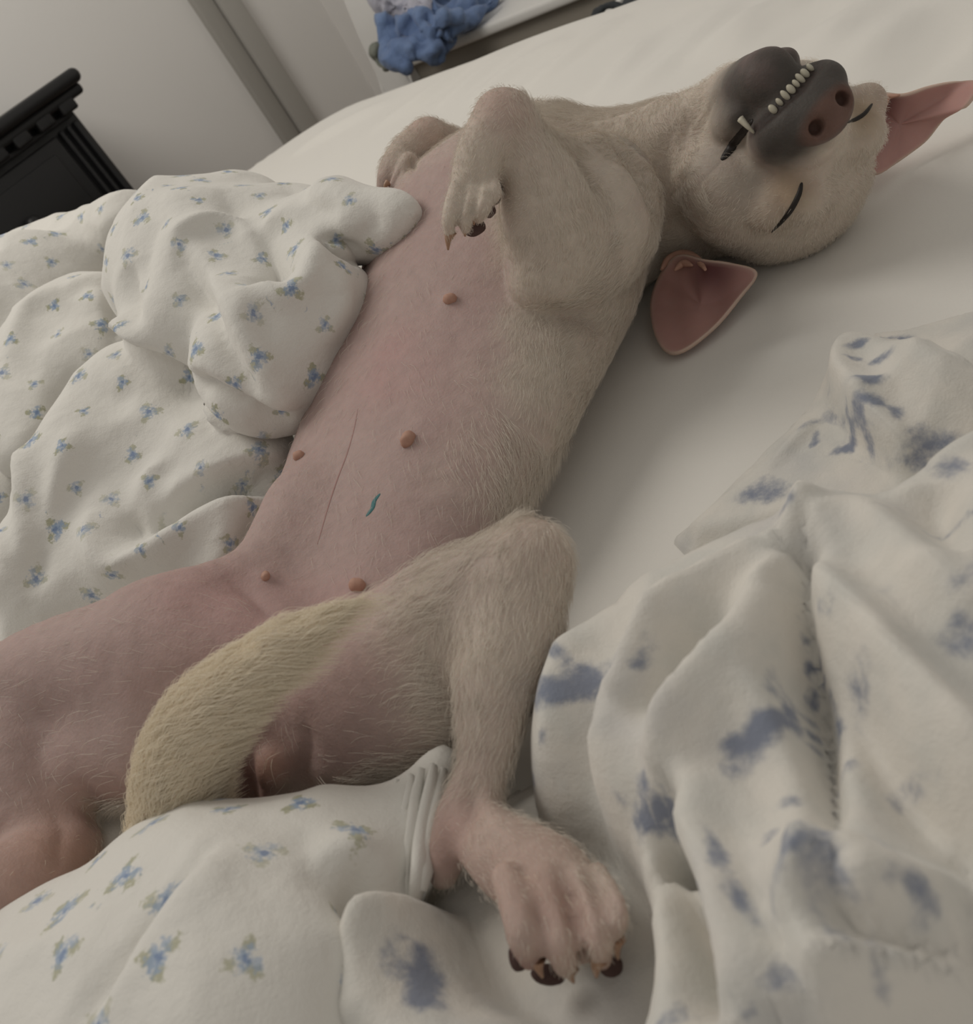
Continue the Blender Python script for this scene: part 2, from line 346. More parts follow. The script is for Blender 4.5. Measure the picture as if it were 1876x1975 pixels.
# ------------------------------------------------------------------ the room
E1 = np.array([0.5, -0.8660254, 0]); E2 = np.array([0.8660254, 0.5, 0])
def W(a, b, z): return E1*a+E2*b+np.array([0, 0, z])
ROOM = Matrix(((E1[0], E2[0], 0, 0), (E1[1], E2[1], 0, 0), (0, 0, 1, 0), (0, 0, 0, 1)))
FLOOR = -0.55
def rbox(name, lo_, hi_, mt, parent=None, bev=0.0, seg=2):
    return link(name, box_mesh(name, lo_, hi_, bev, seg, ROOM), mt, parent)
tag(rbox('floor', (-2.9, -1.6, FLOOR-0.1), (2.0, 2.2, FLOOR), M['floorm']), kind='structure')
tag(rbox('wall_left', (-2.75, -1.6, FLOOR), (-2.65, 2.2, 1.9), M['wall']), kind='structure')
tag(rbox('wall_back', (-2.75, 2.1, FLOOR), (2.0, 2.2, 1.9), M['wall']), kind='structure')
# narrow boxed trim on the left wall
tag(rbox('trim_1', (-2.66, 1.690, FLOOR), (-2.625, 1.748, 1.9), M['trim'], bev=0.004), kind='structure')
tag(rbox('trim_2', (-2.66, 1.752, FLOOR), (-2.610, 1.822, 1.9), M['trim2'], bev=0.004), kind='structure')

# ------------------------------------------------------------------ bed
def seg_dist(XY, a, b):
    ab = b-a; L2 = max(ab@ab, 1e-12); t = np.clip(((XY-a)@ab)/L2, 0, 1); d = XY-a-t[:, None]*ab
    sgn = np.sign(ab[0]*(XY[:, 1]-a[1])-ab[1]*(XY[:, 0]-a[0])); return np.sqrt((d**2).sum(1)), sgn, t
def poly_dist(XY, pts):                    # distance, side, and place along a polyline (0..1)
    pts = np.asarray(pts, float); best = np.full(len(XY), 1e9); sg = np.ones(len(XY)); tt = np.zeros(len(XY)); n = len(pts)-1
    for i in range(n):
        d, s, t = seg_dist(XY, pts[i], pts[i+1]); m = d < best
        best[m] = d[m]; sg[m] = s[m]; tt[m] = (i+t[m])/n
    return best, sg, tt
bed = tag(empty('bed', W(-0.4, 0.1, FLOOR)), 'bed with a mattress in a plain white fitted sheet under the dog', 'bed')
def make_sheet():
    a0, a1, b0, b1 = -1.80, 1.0, -1.0, 1.215; mg = 0.25; h = 0.0125
    ua = np.arange(a0-mg, a1+mg, h); ub = np.arange(b0-mg, b1+mg, h); A, Bb = np.meshgrid(ua, ub, indexing='ij'); shp = A.shape
    A = A.ravel(); Bb = Bb.ravel(); rc = 0.30; ca, cb = (a0+a1)/2, (b0+b1)/2; ha, hb = (a1-a0)/2-rc, (b1-b0)/2-rc
    qx, qy = np.abs(A-ca)-ha, np.abs(Bb-cb)-hb
    sd = np.sqrt(np.maximum(qx, 0)**2+np.maximum(qy, 0)**2)+np.minimum(np.maximum(qx, qy), 0)-rc     # <0 inside
    gx = np.sign(A-ca)*np.where((qx > 0) & (qy > 0), qx, (qx >= qy)*1.0); gy = np.sign(Bb-cb)*np.where((qx > 0) & (qy > 0), qy, (qy > qx)*1.0)
    gn = np.maximum(np.sqrt(gx**2+gy**2), 1e-9); gx /= gn; gy /= gn
    out = np.maximum(sd, 0); A2 = A-gx*out; B2 = Bb-gy*out
    r = 0.075; din = np.clip(-sd, 0, r); z = -r+np.sqrt(np.maximum(r*r-(r-din)**2, 0)); z = z-np.minimum(out*1.1, 0.22)
    XY = np.stack([E1[0]*A2+E2[0]*B2, E1[1]*A2+E2[1]*B2], 1); P3 = np.c_[XY, np.zeros(len(XY))]
    z = z+(vnoise(P3, 4.0, 3)-0.5)*0.010*(sd < -0.05)+(vnoise(P3, 9.0, 5)-0.5)*0.004*(sd < -0.03)
    streaks = [((1320, 13), (1112, 213)), ((1205, 25), (1010, 170)), ((1480, 5), (1330, 120)), ((1560, 0), (1400, 110)), ((1640, 0), (1490, 95)), ((1420, 0), (1200, 190)),
               ((1720, 0), (1600, 110)), ((1780, 20), (1640, 140)), ((1860, 10), (1700, 160)), ((1100, 70), (900, 200)), ((1000, 90), (840, 210)), ((900, 120), (720, 250)), ((1876, 90), (1760, 170)),
               ((760, 190), (560, 300)), ((1250, 60), (1130, 190)), ((1600, 640), (1560, 700))]
    for i, (p, q) in enumerate(streaks):
        a = P(*p)[:2]; b = P(*q)[:2]; mid = (a+b)/2+nz(np.array([-(b-a)[1], (b-a)[0]]))*0.02*((i % 3)-1)
        d, s, tt = poly_dist(XY, crom(np.array([a, mid, b]), 6)); f = np.sin(np.clip(tt, 0, 1)*pi)**0.6
        wdt = np.where(s > 0, 0.016, 0.034); z = z+0.010*f*np.exp(-(d/wdt)**2)*(1 if i % 4 else -0.6)
    dz = np.min([poly_dist(XY, np.array([(-.28, .40), (-.14, .34), (.10, .59), (.17, .64), (.28, .55)]))[0], poly_dist(XY, np.array([(-.14, .34), (0, .3), (-.06, .2)]))[0]], 0); z = np.where(dz < .16, np.minimum(z, 0)*(1-ss(dz, .12, .16))*.6+z*ss(dz, .12, .16), z)
    V = np.c_[XY, z]; I = np.arange(len(V)).reshape(shp); F = np.stack([I[:-1, :-1], I[1:, :-1], I[1:, 1:], I[:-1, 1:]], -1).reshape(-1, 4)
    return npmesh('fitted_sheet', V, F)
link('fitted_sheet', make_sheet(), M['sheet'], bed)
rbox('bed_base', (-1.74, -0.95, FLOOR), (0.95, 1.15, -0.2), M['panel'], bed, 0.02)

# ------------------------------------------------------------------ dresser
dr = tag(empty('dresser', W(-2.47, 0.62, FLOOR)), 'black dresser with toothed top moulding against the grey wall', 'dresser')
rbox('body', (-2.63, 0.20, FLOOR), (-2.318, 1.048, 0.262), M['black'], dr, 0.004)
rbox('top', (-2.645, 0.16, 0.272), (-2.262, 1.100, 0.304), M['black'], dr, 0.0155, 4)
rbox('top_moulding', (-2.64, 0.175, 0.250), (-2.282, 1.090, 0.275), M['black'], dr, 0.010, 4)
dn = box_mesh('dentil', (-0.014, -0.022, -0.014), (0.014, 0.022, 0.014), 0.006, 3, ROOM)
for i in range(13):
    o = link('dentil', dn, M['black'], dr); o.location = Vector(W(-2.296, 0.215+i*0.068, 0.246))
for i, (b, w_) in enumerate(((1.030, 0.012), (1.008, 0.010), (0.986, 0.010))):
    rbox('pilaster_rib', (-2.322, b-w_/2, FLOOR+0.05), (-2.303, b+w_/2, 0.214), M['black'], dr, 0.004, 3)
rbox('face_rail', (-2.322, 0.22, 0.226), (-2.306, 1.04, 0.238), M['black'], dr, 0.003)
for i in range(3):
    z1 = 0.212-i*0.245
    d_ = rbox('drawer_front', (-2.322, 0.24, z1-0.232), (-2.304, 0.970, z1), M['black'], dr, 0.006, 3)
    rbox('drawer_panel', (-2.308, 0.27, z1-0.205), (-2.300, 0.940, z1-0.027), M['black'], d_, 0.004, 3)
    for b in (0.785, 0.42):
        bm = bmesh.new(); bmesh.ops.create_uvsphere(bm, u_segments=20, v_segments=12, radius=0.019)
        for v in bm.verts: v.co.x *= 0.75
        bmesh.ops.create_cone(bm, cap_ends=True, segments=16, radius1=0.009, radius2=0.009, depth=0.03, matrix=Matrix.Translation((-0.018, 0, 0)) @ Matrix.Rotation(pi/2, 4, 'Y'))
        bm.transform(Matrix.Translation(Vector(W(-2.281, b, z1-0.112))) @ ROOM)
        me = bpy.data.meshes.new('knob'); bm.to_mesh(me); bm.free()
        for p_ in me.polygons: p_.use_smooth = True
        link('knob', me, M['black'], d_)

# ------------------------------------------------------------------ low window bench with clothes
be = tag(empty('window_bench', W(-0.9, 1.85, FLOOR)), 'low bench with white top and taupe front panel beyond the bed', 'bench')
rbox('bench_top', (-1.955, 1.585, -0.085), (0.4, 2.09, -0.061), M['shelf'], be, 0.008, 3)
rbox('front_panel', (-1.95, 1.605, FLOOR), (0.38, 1.63, -0.085), M['panel'], be, 0.003)
rbox('panel_rail', (-1.95, 1.597, -0.150), (0.38, 1.607, -0.128), M['panel'], be, 0.003)
rbox('panel_rail', (-1.95, 1.597, -0.40), (0.38, 1.607, -0.37), M['panel'], be, 0.003)
def end_panel():
    bm = bmesh.new(); out = [(1.575, -0.12)]
    for i in range(13):
        a = i/12.0; out.append((1.575+0.05*sin(a*1.35)+0.30*(a**2.6), -0.12+0.75*a))
    out += [(2.09, 0.63), (2.09, -0.12)]
    vs = [bm.verts.new(W(-1.962, b, z)) for b, z in out]; f = bm.faces.new(vs)
    r = bmesh.ops.extrude_face_region(bm, geom=[f]); bmesh.ops.translate(bm, vec=Vector(E1*0.12), verts=[v for v in r['geom'] if isinstance(v, bmesh.types.BMVert)])
    bmesh.ops.recalc_face_normals(bm, faces=bm.faces[:]); bmesh.ops.bevel(bm, geom=bm.edges[:], offset=0.012, segments=3, affect='EDGES')
    me = bpy.data.meshes.new('end_panel'); bm.to_mesh(me); bm.free()
    for p_ in me.polygons: p_.use_smooth = True
    me.set_sharp_from_angle(angle=radians(50)); return me
link('end_panel', end_panel(), M['shelf'], be)

def crumple(name, chains, h, k, matn, label, cat, noise_amp=0.006, seed=1):
    allp = np.vstack([D(x, y, t_)[None] for c in chains for (x, y, t_, r_) in c]); rm = max(r_*t_/FPX for c in chains for (_, _, t_, r_) in c)
    f = Field(allp.min(0)-rm-0.02, allp.max(0)+rm+0.02, h)
    for c in chains:
        pts = [D(x, y, t_) for x, y, t_, r_ in c]; rr = [r_*t_/FPX for x, y, t_, r_ in c]
        if len(c) == 1: pts = pts*2; rr = rr*2
        f.chain(pts, rr, k, n=3 if len(c) > 2 else 0)
    V, Q = f.mesh(1); N = normals(V, Q); V = V+N*((ridged(V, 16, seed)-.4)*1.6+(ridged(V, 34, seed+3)-.4)*.8)[:, None]*noise_amp*1.6
    N = normals(V, Q); tr = BVHTree.FromPolygons([tuple(v) for v in V], [tuple(q) for q in Q.tolist()]); r_ = np.random.default_rng(seed)
    cx = np.array([(x, y) for c in chains for (x, y, _, _) in c]); lo_, hi_ = cx.min(0)-12, cx.max(0)+12
    for i in range(34):
        a = lo_+(hi_-lo_)*r_.random(2); th = r_.normal(-.6, .7); L_ = 18+30*r_.random(); b = a+L_*np.array([cos(th), sin(th)]); m_ = (a+b)/2+r_.normal(0, 6, 2)
        V = crease(V, N, tr, [a, m_, b], noise_amp*(1.6 if i % 2 else -1.8), .008+.008*r_.random(), .006+.006*r_.random())
    return tag(link(name, npmesh(name, V, Q), matn), label, cat)
T0 = 2.06
crumple('crumpled_shirt', [[(770, 30, T0+.06, 30), (800, 20, T0+.08, 32), (850, 8, T0+.08, 30), (940, -5, T0+.02, 24)], [(745, 55, T0-0.02, 20), (760, 85, T0-0.02, 20), (755, 115, T0-0.03, 16)], [(790, 55, T0-0.05, 22), (830, 75, T0-0.05, 26), (850, 60, T0-0.05, 22)],
    [(810, 40, T0-0.04, 22), (870, 30, T0-0.03, 20), (905, 25, T0-0.03, 16)], [(820, 85, T0-0.07, 22), (845, 95, T0-0.07, 16)], [(770, 100, T0-0.05, 16), (795, 95, T0-0.06, 15), (830, 60, T0-0.07, 14)], [(755, 118, T0-0.05, 17), (775, 125, T0-0.05, 12)],
    [(860, 40, T0-0.07, 13), (885, 55, T0-0.07, 12), (925, 25, T0-0.05, 11), (950, 5, T0-0.04, 11)], [(800, 25, T0-0.07, 12), (830, 45, T0-0.09, 13), (870, 35, T0-0.09, 11)]],
    0.0045, 0.006, M['blue'], 'crumpled denim-blue shirt spilling over the front of the white bench top', 'shirt', 0.008, 3)
crumple('folded_shirt', [[(760, 8, T0+0.02, 24), (790, 6, T0-0.02, 22), (820, 12, T0-0.05, 14)], [(745, -10, T0+0.03, 30), (790, -20, T0+0.02, 28)], [(780, 18, T0-0.05, 9), (815, 22, T0-0.07, 7)]],
    0.005, 0.008, M['lilac'], 'pale lilac shirt lying on top of the crumpled blue one', 'shirt', 0.006, 8)
crumple('grey_green_rag', [[(735, 105, T0+0.06, 18), (738, 122, T0+0.06, 14), (750, 125, T0+0.05, 8)]], 0.005, 0.006, M['grey_green'], 'small grey-green cloth hanging beside the blue shirt at the bench end', 'cloth', 0.006, 5)
def rod(name, a, b, wd, ht, mt, parent=None):
    a = np.asarray(a); b = np.asarray(b); T_ = nz(b-a); S = nz(np.cross(T_, [0, 0, 1])); U_ = np.cross(S, T_); L = np.linalg.norm(b-a)
    me = box_mesh(name, (0, -wd/2, -ht/2), (L, wd/2, ht/2), min(wd, ht)*0.2, 2, Matrix(((T_[0], S[0], U_[0], a[0]), (T_[1], S[1], U_[1], a[1]), (T_[2], S[2], U_[2], a[2]), (0, 0, 0, 1))))
    return link(name, me, mt, parent)
rp = PL(1183, 20, E2, 1.50); ra = float(rp@E1); rz = float(rp[2])
rod('towel_rail', W(ra, 1.606, rz), W(ra, 1.40, rz), 0.020, 0.016, M['shelf'], be)
bt = PL(1232, 3, E2, 1.46); bf = Field(bt+np.array([-.16, -.16, -.30]), bt+np.array([.16, .16, .08]), .006)
ba, bb = float(bt@E1), 1.46
bf.chain([W(ba, bb, bt[2]-.24), W(ba+.01, bb, bt[2]-.12), W(ba, bb, bt[2]-.02)], [.085, .075, .035], .01, n=3)
bf.chain([W(ba-.03, bb, bt[2]-.03), W(ba-.05, bb, bt[2]+.01), W(ra, bb, rz+.016), W(ra, bb, rz-.02), W(ba-.04, bb, bt[2]-.08)], [.012, .010, .009, .009, .012], .006, n=3)
bv_, bq_ = bf.mesh(1); bn_ = normals(bv_, bq_); bv_ += bn_*((ridged(bv_, 20, 5)-.4)*.012)[:, None]
tag(link('hanging_bag', npmesh('hanging_bag', bv_, bq_), M['darkbag']), 'dark charcoal bag hanging on the white rail of the bench', 'bag')

# ------------------------------------------------------------------ the dog
AX = np.array([0.70711, 0.70711, 0]); SD = np.array([0.70711, -0.70711, 0])
def B(s, d, z): return AX*s+SD*d+np.array([0, 0, z])
HS = 1.28
H0 = CC+np.array([0.2172, 0.4099, -0.2001])*HS
HM = np.array([[-0.1554, -0.961, 0.229], [-0.8776, 0.0279, -0.4785], [0.4534, -0.2753, -0.8477]])      # columns: forward, left, dorsal
u_, _, v_ = np.linalg.svd(HM); HM = u_ @ v_
def Hd(x, y, z): return H0+HM@(np.array([x, y, z])*HS)
flow = []                                   # coat direction samples: position, direction, hair length, density
def limb(f, rows, k, n=4, ln=0.006, dens=1.0):
    pts = [D(x, y, t_) for x, y, t_, r_ in rows]; rr = [r_*t_/FPX for x, y, t_, r_ in rows]
    f.chain(pts, rr, k, n=n); q = crom(np.array(pts), 6)
    for a, b in zip(q[:-1], q[1:]): flow.append((a, nz(b-a), ln, dens))
def build_body():
    f = Field((-0.37, 0.13, -0.012), (0.40, 0.80, 0.215), 0.0018)
    secs = []
    for s, d, zc, wl, wr, up, dn_ in ((.165, -.345, .040, .055, .055, .018, .042), (.20, -.350, .042, .064, .066, .026, .045), (.25, -.356, .045, .074, .080, .032, .048),
            (.30, -.360, .048, .088, .092, .040, .050), (.36, -.363, .052, .099, .103, .050, .054), (.42, -.364, .056, .107, .109, .062, .058),
            (.48, -.362, .060, .110, .113, .074, .062), (.54, -.358, .062, .098, .136, .090, .064), (.60, -.345, .060, .080, .118, .078, .062)):
        secs.append((*B(s, d, zc), wl, wr, up, dn_)); flow.append((B(s, d, zc), None, 0.011, 1.0))
    f.tube(secs, 3, 0.0)
    # neck and throat
    f.chain([B(.565, -.335, .055), B(.585, -.275, .052), Hd(-.030, 0, -.004)], [.056, .052, .046], 0.02, n=4)
    f.chain([B(.555, -.340, .085), B(.575, -.275, .082), Hd(-.004, 0, -.030)], [.036, .032, .028], 0.02, n=4)
    flow.append((B(.575, -.30, .06), nz(B(.5, -.36, 0)-Hd(0, 0, 0)*np.array([1, 1, 0])), 0.008, 1.0))
    # head
    def he(c, r, k=0.008, sub=False): f.ell(Hd(*c), np.array(r)*HS, HM, k, sub)
    he((-.006, .005, .004), (.047, .042, .039), 0.015)
    for s in (-1, 1):
        he((.004, .028 if s > 0 else -.019, -.011), (.034, .023 if s > 0 else .019, .028 if s > 0 else .024), 0.012)
        he((.036, s*.018, .012), (.013, .012, .013), 0.010)
        he((.031, s*.028, .007), (.010, .012, .010), 0.006)
        he((.056, s*.011, -.014), (.022, .012, .011), 0.006)
    f.chain([Hd(.022, 0, -.006), Hd(.050, 0, -.008), Hd(.070, 0, -.009)], np.array([.026, .019, .0135])*HS, 0.010)
    he((.076, 0, -.006), (.009, .0135, .010), 0.004)
    # lower jaw
    f.chain([Hd(.002, 0, -.034), Hd(.040, 0, -.0335), Hd(.063, 0, -.033)], np.array([.021, .0155, .0115])*HS, 0.008)
    for s in (-1, 1): he((.030, s*.014, -.032), (.026, .009, .008), 0.006)
    # mouth slit, nostrils, philtrum
    for s in (-1, 1):
        f.chain([Hd(.036, s*.0255, -.0265), Hd(.042, s*.0255, -.0265), Hd(.050, s*.0235, -.026), Hd(.064, s*.019, -.0245), Hd(.074, s*.012, -.0225), Hd(.079, 0, -.0215)],
                np.array([.0010, .0022, .0026, .0030, .0030, .0030])*HS, 0.0015, True)
        f.chain([Hd(.088, s*.0075, -.004), Hd(.078, s*.0070, -.005)], np.array([.0040, .0028])*HS, 0.002, True)
    f.chain([Hd(.089, 0, -.008), Hd(.085, 0, -.014), Hd(.081, 0, -.020)], np.array([.0012, .0012, .001])*HS, 0.0015, True)
    flow.append((Hd(.05, 0, -.01), -HM[:, 0], 0.0028, 0.7)); flow.append((Hd(.0, 0, -.0), -HM[:, 0], 0.005, 1.0)); flow.append((Hd(.03, 0, 0), -HM[:, 0], 0.004, 1.0))
    # left foreleg, folded, paw hanging from the wrist
    limb(f, [(1165, 390, .570, 108), (1135, 440, .556, 128), (1085, 505, .538, 102), (1044, 545, .526, 62)], 0.001, ln=0.007)
    limb(f, [(1048, 536, .526, 60), (1062, 450, .522, 94), (1040, 370, .512, 78), (1006, 290, .502, 54), (980, 238, .497, 58)], 0.008, ln=0.005)
    limb(f, [(1160, 340, .570, 80), (1090, 310, .535, 46), (1025, 262, .508, 30)], 0.010, ln=0.006)
    limb(f, [(966, 234, .498, 58), (932, 290, .494, 50), (914, 350, .496, 44), (908, 380, .500, 38)], 0.005, ln=0.003)
    for (a, b, c, r) in (((880, 362), (867, 420), (868, 458), 15), ((905, 365), (896, 415), (897, 442), 17), ((932, 360), (930, 398), (922, 420), 19), ((950, 345), (955, 372), (950, 392), 13)):
        limb(f, [(*a, .489, r), (*b, .483, r+1), (*c, .491, r-6)], 0.0010, ln=0.002)
    # right foreleg beyond the chest
    limb(f, [(930, 360, .74, 60), (880, 300, .72, 46), (825, 268, .70, 36)], 0.008, ln=0.005)
    limb(f, [(825, 264, .70, 36), (785, 295, .69, 34), (760, 330, .685, 30), (742, 358, .685, 16)], 0.004, ln=0.004)
    limb(f, [(790, 310, .675, 18), (770, 345, .672, 15), (756, 368, .672, 10)], 0.003, ln=0.003)
    # rump
    for x, y, t_, r_ in ((520, 1420, .462, 150), (600, 1470, .452, 110), (700, 1430, .436, 105), (430, 1450, .462, 110)):
        c, r = blob(x, y, t_, r_); f.ell(c, (r, r, r), None, 0.015)
    # left hind leg
    limb(f, [(700, 1330, .435, 150), (850, 1235, .410, 155), (955, 1145, .396, 122), (1012, 1080, .386, 84)], 0.015, ln=0.009)
    limb(f, [(800, 1390, .418, 95), (890, 1330, .400, 90)], 0.015, n=0, ln=0.014)
    limb(f, [(1015, 1090, .386, 74), (985, 1230, .376, 98), (950, 1360, .361, 74), (935, 1460, .352, 54), (905, 1570, .346, 52)], 0.010, ln=0.006)
    limb(f, [(905, 1550, .346, 46), (868, 1630, .346, 42), (855, 1685, .347, 30)], 0.006, ln=0.004)
    limb(f, [(900, 1590, .344, 52), (985, 1655, .324, 80), (1060, 1710, .310, 92), (1105, 1770, .304, 82)], 0.006, ln=0.004)
    for (a, b, c, r) in (((975, 1690), (1000, 1775), (1020, 1850), 33), ((1050, 1700), (1075, 1790), (1090, 1862), 33), ((1110, 1690), (1142, 1775), (1160, 1850), 31), ((1155, 1680), (1186, 1745), (1192, 1805), 22)):
        limb(f, [(*a, .300, r-4), (*b, .286, r), ((b[0]+c[0])/2, (b[1]+c[1])/2, .2835, r+2), (*c, .290, r-10)], 0.0022, ln=0.003)
    c, r = blob(1022, 1745, .296, 42); f.ell(c, (r, r, r), None, 0.004); c, r = blob(1040, 1770, .300, 48); f.ell(c, (r, r, r), None, 0.004); c, r = blob(1110, 1770, .298, 44); f.ell(c, (r, r, r), None, 0.004)
    # right hind leg
    limb(f, [(480, 1285, .460, 138), (330, 1282, .465, 140), (185, 1288, .478, 120), (45, 1325, .490, 98), (-45, 1385, .495, 78)], 0.025, ln=0.009)
    limb(f, [(300, 1425, .458, 118), (200, 1455, .464, 98)], 0.015, n=0, ln=0.016)
    limb(f, [(-40, 1390, .488, 78), (20, 1450, .470, 105), (60, 1560, .455, 95), (120, 1630, .445, 66)], 0.010, ln=0.006)
    limb(f, [(125, 1640, .442, 64), (50, 1705, .422, 96), (-40, 1780, .400, 104), (-130, 1860, .380, 96)], 0.008, ln=0.004)
    limb(f, [(575, 985, .530, 50), (492, 1105, .494, 50), (350, 1200, .474, 76)], 0.035, ln=0.006)
    # vulva
    c, r = blob(527, 1482, .424, 44); f.ell(c, (r, r, r*1.1), None, 0.004); c, r = blob(518, 1532, .425, 24); f.ell(c, (r, r, r), None, 0.004)
    # tail curling up over the belly
    limb(f, [(450, 1640, .435, 80), (345, 1670, .417, 82), (348, 1570, .406, 88), (356, 1480, .396, 86), (395, 1390, .383, 78), (470, 1312, .370, 62), (555, 1250, .360, 46), (630, 1200, .353, 25), (690, 1164, .350, 3)], 0.003, ln=0.015, dens=3.0)
    return f.mesh(2)
V, Q = build_body(); N = normals(V, Q)
bvh = BVHTree.FromPolygons([tuple(v) for v in V], [tuple(q) for q in Q.tolist()])
for px_, A, wl, wr in (([(1170, 255), (1215, 310), (1255, 380), (1276, 450), (1276, 520)], -.006, .005, .005), ([(1200, 262), (1245, 330), (1268, 400)], -.0025, .004, .004), ([(1045, 592), (1110, 604), (1170, 618), (1240, 622)], -.005, .005, .007), ([(1130, 620), (1175, 640), (1240, 640)], -.002, .004, .004),
        ([(1050, 262), (1090, 322), (1135, 392)], .0030, .004, .007), ([(1095, 300), (1145, 362), (1170, 420)], -.003, .005, .006), ([(1385, 180), (1352, 240), (1345, 300)], -.0022, .004, .004), ([(1362, 190), (1325, 250), (1318, 320)], -.0018, .004, .004), ([(1300, 240), (1285, 300), (1290, 380)], -.002, .005, .005),
        ([(430, 1105), (485, 1140), (530, 1195)], -.004, .006, .008), ([(990, 1003), (900, 1040), (815, 1095), (745, 1165)], -.005, .006, .010), ([(545, 1180), (520, 1240), (500, 1300)], .002, .008, .008),
        ([(912, 1490), (908, 1560), (880, 1620)], -.003, .004, .005), ([(930, 1500), (945, 1570), (1000, 1640)], .002, .005, .005), ([(1080, 1680), (1110, 1765), (1126, 1845)], -.0035, .003, .003), ([(1135, 1680), (1165, 1745), (1180, 1810)], -.003, .003, .003),
        ([(900, 350), (888, 405), (880, 445)], -.0025, .002, .002), ([(925, 350), (912, 400), (903, 432)], -.0025, .002, .002), ([(800, 300), (795, 315), (800, 330)], -.004, .003, .003), ([(775, 320), (762, 345), (755, 362)], -.002, .002, .002),
        ([(1430, 330), (1460, 400), (1470, 460)], -.0012, .006, .006), ([(1490, 330), (1560, 300), (1620, 290)], -.0015, .008, .008), ([(470, 1430), (478, 1500), (490, 1580)], -.004, .006, .006), ([(590, 1400), (588, 1470), (565, 1560)], -.004, .006, .006), ([(150, 1500), (180, 1560), (185, 1600)], -.003, .006, .006), ([(95, 1560), (120, 1600), (110, 1680)], -.002, .005, .005)):
    V = crease(V, N, bvh, px_, A, wl, wr)
V += N*((vnoise(V, 70, 61)-.5)*.0012)[:, None]
for x, y, rp in ((868, 577, 26), (787, 848, 32), (577, 880, 24), (690, 1130, 34), (512, 1112, 24)):
    h_ = bvh.ray_cast(Vector(CC), Vector(nz(ray(x, y))))[0]
    if h_ is not None: dd = np.linalg.norm(V-np.array(h_), axis=1); V += N*(.0022*np.exp(-(dd/(rp*.5/FPX))**2))[:, None]
V[:, 2] = np.maximum(V[:, 2], .0015); N = normals(V, Q)

